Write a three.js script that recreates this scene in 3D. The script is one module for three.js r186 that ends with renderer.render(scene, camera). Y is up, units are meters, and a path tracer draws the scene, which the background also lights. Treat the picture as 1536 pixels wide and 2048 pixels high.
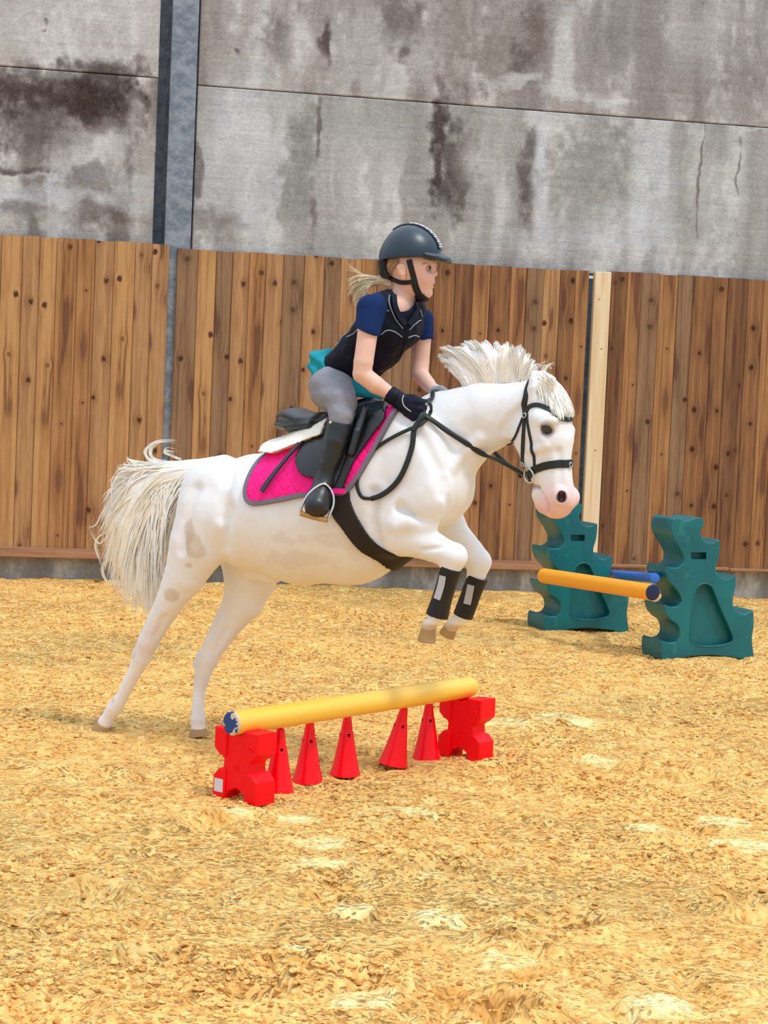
import * as THREE from 'three';
import { mergeGeometries, toCreasedNormals } from 'three/addons/utils/BufferGeometryUtils.js';
import { Brush, Evaluator, SUBTRACTION } from 'three-bvh-csg';

// ---------------------------------------------------------------- camera
const FOCAL = 3600, EYE = 1.25;                        // focal length in pixels of a 1536 x 2048 frame, eye height in metres
const scene = new THREE.Scene();
const camera = new THREE.PerspectiveCamera(2 * Math.atan(1024 / FOCAL) * 180 / Math.PI, 1536 / 2048, 0.1, 200);
camera.position.set(0, EYE, 0);
camera.rotation.set(-Math.atan(209 / FOCAL), 0, Math.atan(0.0437), 'YXZ');
scene.add(camera); camera.updateMatrixWorld(true);
// ---------------------------------------------------------------- sky and key light
{
  const w = 64, h = 32, d = new Float32Array(w * h * 4);
  for (let y = 0; y < h; y++) for (let x = 0; x < w; x++) {
    const el = ((y + 0.5) / h - 0.5) * Math.PI, t = Math.max(0, Math.sin(el)), k = 0.54 + 0.8 * t, i = (y * w + x) * 4;
    d[i] = k * (0.92 - 0.04 * t); d[i + 1] = k; d[i + 2] = k * (1.13 + 0.04 * t); d[i + 3] = 1;
  }
  const sky = new THREE.DataTexture(d, w, h, THREE.RGBAFormat, THREE.FloatType);
  sky.mapping = THREE.EquirectangularReflectionMapping; sky.magFilter = sky.minFilter = THREE.LinearFilter; sky.needsUpdate = true;
  scene.background = sky; scene.environment = sky;
}
const sun = new THREE.DirectionalLight(new THREE.Color(1, 0.98, 0.95), 1.5);   // bright thin cloud: a broad soft source
sun.position.set(3.4, 8.5, -4.2); sun.target.position.set(0, 0, -7);
sun.castShadow = true; sun.shadow.mapSize.set(2048, 2048); sun.shadow.radius = 18;
Object.assign(sun.shadow.camera, { left: -9, right: 9, top: 9, bottom: -9, near: 0.5, far: 40 });
scene.add(sun, sun.target);
const renderer = new THREE.WebGLRenderer({ antialias: true });
renderer.shadowMap.enabled = true; renderer.shadowMap.type = THREE.PCFSoftShadowMap;
renderer.toneMapping = THREE.LinearToneMapping; renderer.toneMappingExposure = 1.07;

// ---------------------------------------------------------------- small helpers
let seed = 7;
const rnd = () => { seed = (seed + 0x6d2b79f5) | 0; let t = Math.imul(seed ^ (seed >>> 15), 1 | seed); t = (t + Math.imul(t ^ (t >>> 7), 61 | t)) ^ t; return ((t ^ (t >>> 14)) >>> 0) / 4294967296; };
const rr = (a, b) => a + (b - a) * rnd();
const V = (x, y, z) => new THREE.Vector3(x, y, z);
const mix = (a, b, t) => a + (b - a) * t, clamp = (x, a, b) => x < a ? a : x > b ? b : x, sstep = (a, b, x) => { const t = clamp((x - a) / (b - a), 0, 1); return t * t * (3 - 2 * t); };
const PERM = (() => { const p = new Uint8Array(512), q = [...Array(256).keys()]; for (let i = 255; i > 0; i--) { const j = Math.floor(rnd() * (i + 1)); [q[i], q[j]] = [q[j], q[i]]; } for (let i = 0; i < 512; i++) p[i] = q[i & 255]; return p; })();
function noise2(x, y, per = 256) {                        // value noise in -1..1, repeats every `per`
  const xi = Math.floor(x), yi = Math.floor(y), fx = x - xi, fy = y - yi, u = fx * fx * (3 - 2 * fx), v = fy * fy * (3 - 2 * fy);
  const a = ((xi % per) + per) % per, b = ((xi + 1) % per + per) % per, c = ((yi % per) + per) % per, d = ((yi + 1) % per + per) % per;
  const h = (i, j) => PERM[PERM[i & 255] + (j & 255)];
  return mix(mix(h(a, c), h(b, c), u), mix(h(a, d), h(b, d), u), v) / 127.5 - 1;
}
function noise3(x, y, z) {
  const zi = Math.floor(z), f = z - zi, w = f * f * (3 - 2 * f);
  return mix(noise2(x + zi * 17.3, y + zi * 9.7), noise2(x + (zi + 1) * 17.3, y + (zi + 1) * 9.7), w);
}
const fbm2 = (x, y, n = 4, per = 256) => { let s = 0, a = 0.5; for (let i = 0; i < n; i++) { s += a * noise2(x, y, per); x *= 2; y *= 2; per *= 2; a *= 0.5; } return s; };
function texture(w, h, f, srgb = true, repeat = true) {
  const d = new Uint8Array(w * h * 4);
  for (let y = 0; y < h; y++) for (let x = 0; x < w; x++) {
    const c = f(x / w, y / h), i = (y * w + x) * 4;
    if (typeof c === 'number') d[i] = d[i + 1] = d[i + 2] = clamp(c, 0, 1) * 255; else { d[i] = clamp(c[0], 0, 255); d[i + 1] = clamp(c[1], 0, 255); d[i + 2] = clamp(c[2], 0, 255); }
    d[i + 3] = 255;
  }
  const t = new THREE.DataTexture(d, w, h); t.magFilter = THREE.LinearFilter; t.minFilter = THREE.LinearMipmapLinearFilter; t.generateMipmaps = true;
  if (repeat) t.wrapS = t.wrapT = THREE.RepeatWrapping;
  if (srgb) t.colorSpace = THREE.SRGBColorSpace;
  t.needsUpdate = true; return t;
}
const mixc = (a, b, t) => [mix(a[0], b[0], t), mix(a[1], b[1], t), mix(a[2], b[2], t)];
const std = (color, roughness = 0.7, o = {}) => new THREE.MeshPhysicalMaterial({ color, roughness, ...o });
const used = new Map();
const numbered = (n) => { const k = used.get(n) ?? 0; used.set(n, k + 1); return k ? n + '_' + String(k).padStart(3, '0') : n; };
function thing(name, label, category, pos = V(0, 0, 0), group) {
  const o = new THREE.Group(); o.name = numbered(name); o.position.copy(pos); scene.add(o);
  o.userData = { label, category }; if (group) o.userData.group = group;
  return o;
}
function part(parent, name, geo, m, o = {}) {             // geometry given in world metres; every ancestor is only moved, never turned
  const off = V(0, 0, 0); for (let p = parent; p && p !== scene; p = p.parent) off.add(p.position);
  geo.translate(-off.x, -off.y, -off.z);
  const me = new THREE.Mesh(geo, m); me.name = name; me.castShadow = me.receiveShadow = true;
  if (o.label) me.userData.label = o.label; if (o.kind) me.userData.kind = o.kind;
  parent.add(me); return me;
}
function local(parent, name, geo, m, o = {}) {            // geometry given in the parent's own frame
  const me = new THREE.Mesh(geo, m); me.name = name; me.castShadow = me.receiveShadow = true;
  if (o.label) me.userData.label = o.label; if (o.kind) me.userData.kind = o.kind;
  parent.add(me); return me;
}
// Survey of the photograph: a measured picture point on a vertical plane that stands in the scene.
const RAYX = V(1, 0, 0).applyQuaternion(camera.quaternion), RAYY = V(0, 1, 0).applyQuaternion(camera.quaternion), RAYF = V(0, 0, -1).applyQuaternion(camera.quaternion);
const ray = (px, py) => RAYF.clone().addScaledVector(RAYX, (px - 768) / FOCAL).addScaledVector(RAYY, (1024 - py) / FOCAL);
const onGround = (px, py, y = 0) => { const d = ray(px, py); return camera.position.clone().addScaledVector(d, (y - EYE) / d.y); };
function plane(o, yaw) { const a = yaw * Math.PI / 180; return { o, h: V(Math.cos(a), 0, Math.sin(a)), n: V(-Math.sin(a), 0, Math.cos(a)) }; }
function at(F, px, py, w = 0) { const d = ray(px, py), t = (F.o.clone().sub(camera.position).dot(F.n) + w) / d.dot(F.n); return camera.position.clone().addScaledVector(d, t); }
const metre = (p) => p.clone().sub(camera.position).dot(RAYF) / FOCAL;   // metres per picture pixel at a point

// ---------------------------------------------------------------- solids from smooth distance fields
let groups = 0;                                             // bones of one limb share a group: joined tightly among themselves, softly to the rest
class Solid {
  constructor() { this.b = []; }
  bone(a, ra, wa, b, rb, wb, n, k = 0.02, op = 1, g = ++groups) {
    const d = b.clone().sub(a), l2 = Math.max(d.lengthSq(), 1e-9);
    this.b.push({ ax: a.x, ay: a.y, az: a.z, dx: d.x, dy: d.y, dz: d.z, l2, ra, rb, wa, wb, nx: n.x, ny: n.y, nz: n.z, k, op, g });
    return this;
  }
  ball(a, r, n = V(0, 0, 1), w = r, k = 0.02, op = 1) { return this.bone(a, r, w, a, r, w, n, k, op); }
  local(x, y, z, rad) {
    const all = this.b; let min = 1e9; const ds = all.map((q) => { const d = boneD(q, x, y, z); if (q.op > 0 && d < min) min = d; return d; });
    const keep = all.filter((q, i) => q.op > 0 ? ds[i] < min + rad * 3 + q.k + 0.01 : ds[i] < rad * 2 + q.k + Math.abs(min) + 0.01);
    return fieldOf(keep);
  }
  get d() { return this._d ??= fieldOf(this.b); }
}
function boneD(q, x, y, z) {
  const px = x - q.ax, py = y - q.ay, pz = z - q.az; let t = (px * q.dx + py * q.dy + pz * q.dz) / q.l2; t = t < 0 ? 0 : t > 1 ? 1 : t;
  const cx = px - q.dx * t, cy = py - q.dy * t, cz = pz - q.dz * t, r = q.ra + (q.rb - q.ra) * t, w = q.wa + (q.wb - q.wa) * t;
  const s = cx * q.nx + cy * q.ny + cz * q.nz, s2 = s * s, p2 = Math.max(0, cx * cx + cy * cy + cz * cz - s2);
  const k0 = Math.sqrt(p2 / (r * r) + s2 / (w * w)), k1 = Math.sqrt(p2 / (r * r * r * r) + s2 / (w * w * w * w));
  return k1 < 1e-9 ? -Math.min(r, w) : k0 * (k0 - 1) / k1;
}
function fieldOf(list) {
  const n = list.length;
  return (x, y, z) => {
    let d = 1e3;
    for (let i = 0; i < n;) {
      const q = list[i], k = q.k, g = q.g; let e = boneD(q, x, y, z);
      const kk = k * 0.12;
      for (i++; i < n && list[i].g === g; i++) { const c = boneD(list[i], x, y, z), h = kk - Math.abs(e - c); e = e < c ? e : c; if (h > 0) e -= h * h / (4 * kk); }
      if (q.op > 0) { const h = k - Math.abs(d - e); d = d < e ? d : e; if (h > 0) d -= h * h / (4 * k); }
      else { const f = -e, h = k - Math.abs(d - f); d = d > f ? d : f; if (h > 0) d += h * h / (4 * k); }
    }
    return d;
  };
}
const custom = (base, f) => ({ local: (x, y, z, r) => { const l = base.map((b) => b.local(x, y, z, r)); return f(l); }, get d() { return this._d ??= f(base.map((b) => b.d)); } });
function meshOf(S, lo, hi, h, opt = {}) {                 // surface nets, then every vertex pulled onto the field
  const nx = Math.ceil((hi.x - lo.x) / h) + 2, ny = Math.ceil((hi.y - lo.y) / h) + 2, nz = Math.ceil((hi.z - lo.z) / h) + 2, B = 8;
  const F = new Float32Array(nx * ny * nz).fill(1), bx = Math.ceil(nx / B), by = Math.ceil(ny / B), bz = Math.ceil(nz / B), loc = new Map();
  const rad = h * B * 0.87;
  for (let K = 0; K < bz; K++) for (let J = 0; J < by; J++) for (let I = 0; I < bx; I++) {
    const cx = lo.x + (I * B + B / 2) * h, cy = lo.y + (J * B + B / 2) * h, cz = lo.z + (K * B + B / 2) * h;
    const f = S.local(cx, cy, cz, rad), d = f(cx, cy, cz), full = Math.abs(d) < rad * 1.8 + (opt.slack ?? 0.012);
    if (full) loc.set((K * by + J) * bx + I, f);
    for (let k = K * B; k < Math.min(nz, K * B + B); k++) for (let j = J * B; j < Math.min(ny, J * B + B); j++) for (let i = I * B; i < Math.min(nx, I * B + B); i++)
      F[(k * ny + j) * nx + i] = full ? f(lo.x + i * h, lo.y + j * h, lo.z + k * h) : d;
  }
  const id = new Int32Array(nx * ny * nz).fill(-1), pos = [], cell = [], idx = [], sx = 1, sy = nx, sz = nx * ny;
  for (let k = 0; k < nz - 1; k++) for (let j = 0; j < ny - 1; j++) for (let i = 0; i < nx - 1; i++) {
    const o = k * sz + j * sy + i; let m = 0;
    for (let c = 0; c < 8; c++) if (F[o + (c & 1) * sx + ((c >> 1) & 1) * sy + (c >> 2) * sz] < 0) m |= 1 << c;
    if (m === 0 || m === 255) continue;
    let x = 0, y = 0, z = 0, n = 0;
    for (let c = 0; c < 8; c++) for (let a = 1; a < 8; a <<= 1) if (!(c & a)) {
      const e = c | a; if (((m >> c) & 1) === ((m >> e) & 1)) continue;
      const f0 = F[o + (c & 1) + ((c >> 1) & 1) * sy + (c >> 2) * sz], f1 = F[o + (e & 1) + ((e >> 1) & 1) * sy + (e >> 2) * sz], t = f0 / (f0 - f1);
      x += mix(c & 1, e & 1, t); y += mix((c >> 1) & 1, (e >> 1) & 1, t); z += mix(c >> 2, e >> 2, t); n++;
    }
    id[o] = pos.length / 3; pos.push(lo.x + (i + x / n) * h, lo.y + (j + y / n) * h, lo.z + (k + z / n) * h);
    cell.push(((k / B | 0) * by + (j / B | 0)) * bx + (i / B | 0));
  }
  const quad = (a, b, c, d, flip) => { if (a < 0 || b < 0 || c < 0 || d < 0) return; flip ? idx.push(a, c, b, a, d, c) : idx.push(a, b, c, a, c, d); };
  for (let k = 1; k < nz - 1; k++) for (let j = 1; j < ny - 1; j++) for (let i = 1; i < nx - 1; i++) {
    const o = k * sz + j * sy + i, s = F[o] < 0;
    if (s !== F[o + sx] < 0) quad(id[o - sy - sz], id[o - sz], id[o], id[o - sy], !s);
    if (s !== F[o + sy] < 0) quad(id[o - sx - sz], id[o - sx], id[o], id[o - sz], !s);
    if (s !== F[o + sz] < 0) quad(id[o - sx - sy], id[o - sy], id[o], id[o - sx], !s);
  }
  const n = pos.length / 3, P = new Float32Array(pos), N = new Float32Array(n * 3), C = opt.color && new Float32Array(n * 3), U = new Float32Array(n * 2), e = h * 0.4, un = opt.n ?? V(0, 0, 1), uh = V(un.z, 0, -un.x);
  for (let v = 0; v < n; v++) {
    let x = P[v * 3], y = P[v * 3 + 1], z = P[v * 3 + 2], gx = 0, gy = 0, gz = 0;
    const f = loc.get(cell[v]) ?? S.local(x, y, z, rad);
    for (let it = 0; it < 2; it++) {
      gx = f(x + e, y, z) - f(x - e, y, z); gy = f(x, y + e, z) - f(x, y - e, z); gz = f(x, y, z + e) - f(x, y, z - e);
      const l = Math.hypot(gx, gy, gz) || 1, g = l / (2 * e); gx /= l; gy /= l; gz /= l;
      if (it) break;
      const s = clamp(f(x, y, z) / Math.max(g, 0.4), -h * 0.6, h * 0.6); x -= gx * s; y -= gy * s; z -= gz * s;
    }
    P[v * 3] = x; P[v * 3 + 1] = y; P[v * 3 + 2] = z; N[v * 3] = gx; N[v * 3 + 1] = gy; N[v * 3 + 2] = gz;
    U[v * 2] = x * uh.x + z * uh.z; U[v * 2 + 1] = y;
    if (C) { const c = opt.color(x, y, z, gx, gy, gz); C[v * 3] = c[0]; C[v * 3 + 1] = c[1]; C[v * 3 + 2] = c[2]; }
  }
  const g = new THREE.BufferGeometry();
  g.setAttribute('position', new THREE.BufferAttribute(P, 3)); g.setAttribute('normal', new THREE.BufferAttribute(N, 3)); g.setAttribute('uv', new THREE.BufferAttribute(U, 2));
  if (C) g.setAttribute('color', new THREE.BufferAttribute(C, 3));
  g.setIndex(idx); return g;
}
function grad(f, p, e = 0.002) { return V(f(p.x + e, p.y, p.z) - f(p.x - e, p.y, p.z), f(p.x, p.y + e, p.z) - f(p.x, p.y - e, p.z), f(p.x, p.y, p.z + e) - f(p.x, p.y, p.z - e)).normalize(); }
function survey(S, px, py) {                              // where the line of sight of a measured picture point meets a solid
  const d = ray(px, py).normalize(), p = camera.position.clone().addScaledVector(d, 4); let best = 1e9, bp = p.clone();
  for (let i = 0; i < 160; i++) { const s = S.d(p.x, p.y, p.z); if (Math.abs(s) < best) { best = Math.abs(s); bp = p.clone(); } if (s < 0.0004) break; p.addScaledVector(d, s * 0.7); if (p.z < -11) break; }
  for (let i = 0; i < 6; i++) { const s = S.d(bp.x, bp.y, bp.z); bp.addScaledVector(grad(S.d, bp), -s); }
  return bp;
}
const lift = (S, p, off) => { for (let i = 0; i < 5; i++) { const s = S.d(p.x, p.y, p.z) - off; p.addScaledVector(grad(S.d, p), -s * 0.9); } return p; };
function polySdf(pts) {                                   // signed distance to a closed polygon of [u, v]
  pts = pts.filter(([x, y], i) => Math.hypot(x - pts[(i + 1) % pts.length][0], y - pts[(i + 1) % pts.length][1]) > 1e-6); const n = pts.length;
  return (x, y) => {
    let d = 1e9, s = 1;
    for (let i = 0, j = n - 1; i < n; j = i++) {
      const a = pts[i], b = pts[j], ex = b[0] - a[0], ey = b[1] - a[1], wx = x - a[0], wy = y - a[1], t = clamp((wx * ex + wy * ey) / (ex * ex + ey * ey), 0, 1), qx = wx - ex * t, qy = wy - ey * t;
      d = Math.min(d, qx * qx + qy * qy);
      const c1 = y >= a[1], c2 = y < b[1], c3 = ex * wy > ey * wx; if ((c1 && c2 && c3) || (!c1 && !c2 && !c3)) s = -s;
    }
    return s * Math.sqrt(d);
  };
}
class Soup {                                              // collects tubes and bands into one geometry
  constructor() { this.p = []; this.n = []; this.c = []; this.i = []; }
  tube(pts, radius, sides = 5, col = [1, 1, 1], flat = 1, flatN = null) {      // radius(t); flat squeezes the section along flatN
    const m = pts.length, base = this.p.length / 3; let prev = null;
    for (let k = 0; k < m; k++) {
      const t = pts[Math.min(k + 1, m - 1)].clone().sub(pts[Math.max(k - 1, 0)]).normalize();
      let a = flatN ? (Array.isArray(flatN) ? flatN[k] : flatN).clone() : prev ? prev.clone() : Math.abs(t.y) < 0.9 ? V(0, 1, 0) : V(1, 0, 0);
      a.addScaledVector(t, -a.dot(t)).normalize(); prev = a; const b = t.clone().cross(a), r = Math.max(radius(k / (m - 1)), 1e-5), cc = typeof col === 'function' ? col(k / (m - 1)) : col;
      for (let s = 0; s < sides; s++) {
        const g = s / sides * 2 * Math.PI + Math.PI / sides, ca = Math.cos(g), sa = Math.sin(g), o = a.clone().multiplyScalar(ca * r * flat).addScaledVector(b, sa * r), q = a.clone().multiplyScalar(ca / flat).addScaledVector(b, sa).normalize();
        this.p.push(pts[k].x + o.x, pts[k].y + o.y, pts[k].z + o.z); this.n.push(q.x, q.y, q.z); this.c.push(...cc);
      }
    }
    for (let k = 0; k < m - 1; k++) for (let s = 0; s < sides; s++) { const a = base + k * sides + s, b = base + k * sides + (s + 1) % sides, c = a + sides, d = b + sides; this.i.push(a, b, d, a, d, c); }
    for (const [k, f] of [[0, 1], [m - 1, 0]]) for (let s = 1; s < sides - 1; s++) { const o = base + k * sides; f ? this.i.push(o, o + s + 1, o + s) : this.i.push(o, o + s, o + s + 1); }
    return this;
  }
  geo(color = true) {
    const g = new THREE.BufferGeometry(); g.setAttribute('position', new THREE.Float32BufferAttribute(this.p, 3)); g.setAttribute('normal', new THREE.Float32BufferAttribute(this.n, 3));
    if (color) g.setAttribute('color', new THREE.Float32BufferAttribute(this.c, 3));
    g.setIndex(this.i); return g;
  }
}
const smooth = (pts, n) => new THREE.CatmullRomCurve3(pts, false, 'centripetal').getSpacedPoints(n);
function band(pts, width, thick, normals) {               // flat strap of rectangular section
  const p = [], i = [], m = pts.length;
  for (let k = 0; k < m; k++) {
    const t = pts[Math.min(k + 1, m - 1)].clone().sub(pts[Math.max(k - 1, 0)]).normalize(), n = normals[k].clone().addScaledVector(t, -normals[k].dot(t)).normalize(), b = t.clone().cross(n), w = (typeof width === 'function' ? width(k / (m - 1)) : width) / 2;
    for (const [x, y] of [[-1, 0], [-0.86, 1], [0.86, 1], [1, 0], [0.9, -0.4], [-0.9, -0.4]]) p.push(pts[k].x + b.x * x * w + n.x * y * thick, pts[k].y + b.y * x * w + n.y * y * thick, pts[k].z + b.z * x * w + n.z * y * thick);
  }
  for (let k = 0; k < m - 1; k++) for (let s = 0; s < 6; s++) { const a = k * 6 + s, b = k * 6 + (s + 1) % 6; i.push(a, b + 6, b, a, a + 6, b + 6); }
  for (let s = 1; s < 5; s++) { i.push(0, s, s + 1); const o = (m - 1) * 6; i.push(o, o + s + 1, o + s); }
  const g = new THREE.BufferGeometry(); g.setAttribute('position', new THREE.Float32BufferAttribute(p, 3)); g.setIndex(i);
  return toCreasedNormals(g, 0.9);
}
function strapOn(S, list, width, thick, off = 0.002, n = 24) {   // a strap lying on a solid along measured points
  let pts = smooth(list, n).map((p) => lift(S, p, off));
  return band(pts, width, thick, pts.map((p) => grad(S.d, p)));
}
function bevelBox(x0, x1, y0, y1, z0, z1, c) {            // box with chamfered edges on the faces towards +z
  const s = new THREE.Shape(); s.moveTo(x0 + c, y0 + c); s.lineTo(x1 - c, y0 + c); s.lineTo(x1 - c, y1 - c); s.lineTo(x0 + c, y1 - c); s.closePath();
  const g = new THREE.ExtrudeGeometry(s, { depth: z1 - z0 - 2 * c, bevelEnabled: true, bevelSize: c, bevelThickness: c, bevelSegments: 1, curveSegments: 4 }); g.translate(0, 0, z0 + c); return g;
}
// ---------------------------------------------------------------- riding ground
const DENTS = [[183, 1552, .12], [310, 1925, .10], [90, 2020, .13], [900, 2020, .16], [1120, 1845, .12], [500, 1980, .10], [700, 1960, .12], [990, 1870, .05], [560, 1940, .1], [1010, 1516, .07], [1180, 1570, .16], [1330, 1540, .12], [1410, 1560, .1], [1500, 1362, .12],
  [860, 1640, .1], [420, 1650, .1], [1050, 1910, .07], [1250, 1590, .12], [1480, 1800, .1], [960, 2030, .12], [60, 1850, .08], [880, 1740, .09], [620, 1900, .08], [1380, 1690, .1], [760, 1690, .08], [200, 1780, .08], [1020, 2030, .1], [480, 1640, .08]];
const FLATS = [[635, 1732, .055], [870, 1750, .04], [712, 1815, .045], [880, 1830, .05], [1022, 1922, .05], [600, 1900, .04], [1310, 2004, .055], [600, 1640, .05], [1195, 1524, .06], [1290, 1655, .05], [1450, 1645, .06], [720, 2000, .05], [800, 1625, .07], [1490, 1690, .07], [640, 1690, .05], [470, 1625, .04], [1130, 1440, .1], [1000, 1445, .08]];
const MOUNDS = [...DENTS.map(([x, y, r]) => { const p = onGround(x, y); return [p.x, p.z, r, -1]; }), ...FLATS.map(([x, y, r]) => { const p = onGround(x, y); return [p.x, p.z, r * 1.5, 0]; })];
for (let i = 0; i < 260; i++) MOUNDS.push([rr(-5, 6), rr(-13, -2.4), rr(.05, .13), -rr(.3, .9)]);
function sandHeight(x, z) {
  let h = 0.014 * fbm2(x * 0.9 + 3, z * 0.9, 2) + 0.022 * fbm2(x * 4 + 11, z * 4.6 + 5, 3) + 0.007 * fbm2(x * 13, z * 13 + 40, 2) ;
  const q = noise2(x * 11 + 90, z * 13 + 7); h -= 0.016 * sstep(0.35, 0.75, q);
  for (const [mx, mz, r, s] of MOUNDS) {
    const dx = x - mx, dz = z - mz; if (dx > r * 1.7 || dx < -r * 1.7 || dz > r * 1.7 || dz < -r * 1.7) continue;
    const d = Math.hypot(dx, dz * 1.15) / r;
    if (s < 0) h += 0.034 * s * sstep(1, 0.3, d) - 0.016 * s * Math.exp(-((d - 1.15) ** 2) * 18); else h = mix(h, 0.002, sstep(1.05, 0.8, d));
  }
  return h;
}
const wallO = onGround(0, 1155), WALL = plane(wallO, -10.2);
{
  const rand2 = (i, j, s) => PERM[PERM[PERM[i & 255] + (j & 255)] + s] / 255;
  // small hoof dents and crumbs: n x n cells over two metres, each may hold one lump (+) or hollow (-)
  const grains = (u, v, n, share, r0, r1, s) => {
    const x = u * n, y = v * n, xi = Math.floor(x), yi = Math.floor(y); let lo = 0, hi = 0;
    for (let j = -1; j <= 1; j++) for (let i = -1; i <= 1; i++) {
      const ci = ((xi + i) % n + n) % n, cj = ((yi + j) % n + n) % n, q = rand2(ci, cj, s); if (q > share) continue;
      const dx = x - (xi + i + 0.2 + 0.6 * rand2(ci, cj, s + 1)), dy = y - (yi + j + 0.2 + 0.6 * rand2(ci, cj, s + 2)), a = (rand2(ci, cj, s + 3) - 0.5) * 1.9, r = mix(r0, r1, rand2(ci, cj, s + 4) ** 2), c = Math.cos(a), sn = Math.sin(a), d = Math.hypot((dx * c + dy * sn) * 0.6, (dy * c - dx * sn) * 1.35) / r;
      if (d > 1.7) continue; const m = sstep(1.3, 0.1, d + 0.55 * fbm2(x * 3.1, y * 3.1, 2)); if (rand2(ci, cj, s + 5) < 0.62) lo = Math.max(lo, m); else hi = Math.max(hi, m);
    }
    return [lo, hi];
  };
  const N = 2048, relief = new Float32Array(N * N);
  const sandTex = texture(N, N, (u, v) => {              // two metres square
    const a = fbm2(u * 16, v * 16, 4, 16) * 1.3, c = fbm2(u * 200, v * 200, 2, 200), e = fbm2(u * 64 + 3, v * 64, 2, 64), g = fbm2(u * 6 + 31, v * 6, 2, 6), rough = sstep(-0.25, 0.25, g + 0.3 * a);
    const A = grains(u, v, 44, 0.62, 0.12, 0.42, 0), B = grains(u, v, 100, 0.8, 0.2, 0.5, 20), lo = Math.max(A[0], B[0] * 0.8) * mix(0.45, 1, rough), hi = Math.max(A[1], B[1] * 0.8) * mix(0.5, 1, rough);
    relief[Math.round(v * N) * N + Math.round(u * N)] = 0.55 + 0.2 * e + 0.1 * a + 0.1 * c - 0.4 * lo + 0.25 * hi;
    const t = fbm2(u * 40 + 21, v * 40, 4, 40), q = fbm2(u * 128 + 50, v * 128, 3, 128), speck = sstep(0.22, 0.6, fbm2(u * 84 + 33, v * 84, 3, 84) * 1.2) * sstep(-0.1, 0.3, t + 0.15);   // coarse yellow sand with scattered brown specks
    const col = mixc([252, 210, 132], [222, 162, 84], clamp(0.42 + t * 0.7 + q * 0.7, 0, 1));
    return mixc(col, [150, 104, 52], 0.5 * speck);
  });
  const sandBump = texture(N, N, (u, v) => relief[Math.round(v * N) * N + Math.round(u * N)], false);
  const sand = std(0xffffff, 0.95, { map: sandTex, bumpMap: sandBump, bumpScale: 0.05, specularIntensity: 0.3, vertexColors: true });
  const xs = [], zs = [];
  for (let x = -7; x < -3.2; x += 0.12) xs.push(x); for (let x = -3.2; x < 3.6; x += 0.017) xs.push(x); for (let x = 3.6; x <= 7; x += 0.12) xs.push(x);
  for (let z = 3; z > -2.6; z -= 0.12) zs.push(z); for (let z = -2.6; z > -13.6; z -= 0.018) zs.push(z); zs.push(-13.7);
  const nx = xs.length, nz = zs.length, P = new Float32Array(nx * nz * 3), U = new Float32Array(nx * nz * 2), C = new Float32Array(nx * nz * 3), I = [];
  for (let j = 0; j < nz; j++) for (let i = 0; i < nx; i++) {
    const k = j * nx + i, x = xs[i], z = zs[j], fine = x > -3.3 && x < 3.7 && z < -2.5;
    P[k * 3] = x; P[k * 3 + 1] = fine ? sandHeight(x, z) : 0; P[k * 3 + 2] = z; U[k * 2] = x / 2; U[k * 2 + 1] = z / 2;
    let c = [0.97, 0.97, 0.97];
    const greyPatch = sstep(-0.05, 0.4, fbm2(x * 0.8 + 7, z * 1.3 + 2, 4) + 0.25 * fbm2(x * 9, z * 12, 3));
    c = mixc(c, [0.74, 0.8, 0.84], greyPatch * 0.85);           // greyer sand in patches
    for (const [px, pz, r, s] of MOUNDS) if (s === 0) { const d = Math.hypot(x - px, (z - pz) * 1.15) / r; if (d < 1.2) c = mixc(c, [1.12, 1.42, 1.95], 0.92 * sstep(1.05, 0.85, d + 0.25 * noise2(x * 30, z * 30))); }   // smooth trodden crusts; the light they reflect is put in as pale colour
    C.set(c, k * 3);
  }
  for (let j = 0; j < nz - 1; j++) for (let i = 0; i < nx - 1; i++) { const a = j * nx + i, b = a + 1, c = a + nx, d = c + 1; I.push(a, b, d, a, d, c); }
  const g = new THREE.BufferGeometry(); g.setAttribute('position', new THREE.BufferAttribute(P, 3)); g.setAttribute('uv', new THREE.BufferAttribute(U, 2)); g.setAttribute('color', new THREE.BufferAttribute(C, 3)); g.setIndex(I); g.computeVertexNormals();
  const f = part(scene, 'floor', g, sand); f.userData.kind = 'structure';
  // loose clods thrown up by the hooves
  const cg = new THREE.IcosahedronGeometry(1, 1), cp = cg.attributes.position; for (let i = 0; i < cp.count; i++) { const x = cp.getX(i), y = cp.getY(i), z = cp.getZ(i), k = 1 + 0.5 * noise3(x * 1.9 + 5, y * 1.9, z * 1.9); cp.setXYZ(i, x * k, y * k * 0.6, z * k); } cg.computeVertexNormals();
  const count = 70000, cm = std(0xffffff, 0.95, { specularIntensity: 0.2 }), inst = new THREE.InstancedMesh(cg, cm, count), M = new THREE.Matrix4(), Q = new THREE.Quaternion(), E = new THREE.Euler(), cc = new THREE.Color();
  for (let i = 0; i < count;) {
    const z = -2.8 - 9.0 * Math.pow(rnd(), 1.25), hw = 0.35 - z * 0.26, x = rr(-hw, hw) + 0.1, keep = sstep(-0.25, 0.35, fbm2(x * 2.2 + 4, z * 2.8, 3)); if (rnd() > 0.25 + 0.75 * keep) continue;
    if (MOUNDS.some(([mx, mz, r, s]) => s === 0 && Math.hypot(x - mx, z - mz) < r)) continue;
    const s = 0.0026 + 0.0072 * Math.pow(rnd(), 3.4) * (0.5 + 0.5 * keep); E.set(rr(-.4, .4), rr(0, 6.3), rr(-.4, .4)); Q.setFromEuler(E);
    M.compose(V(x, sandHeight(x, z) + s * 0.15, z), Q, V(s * rr(.8, 1.5), s, s * rr(.8, 1.3))); inst.setMatrixAt(i, M);
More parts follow.
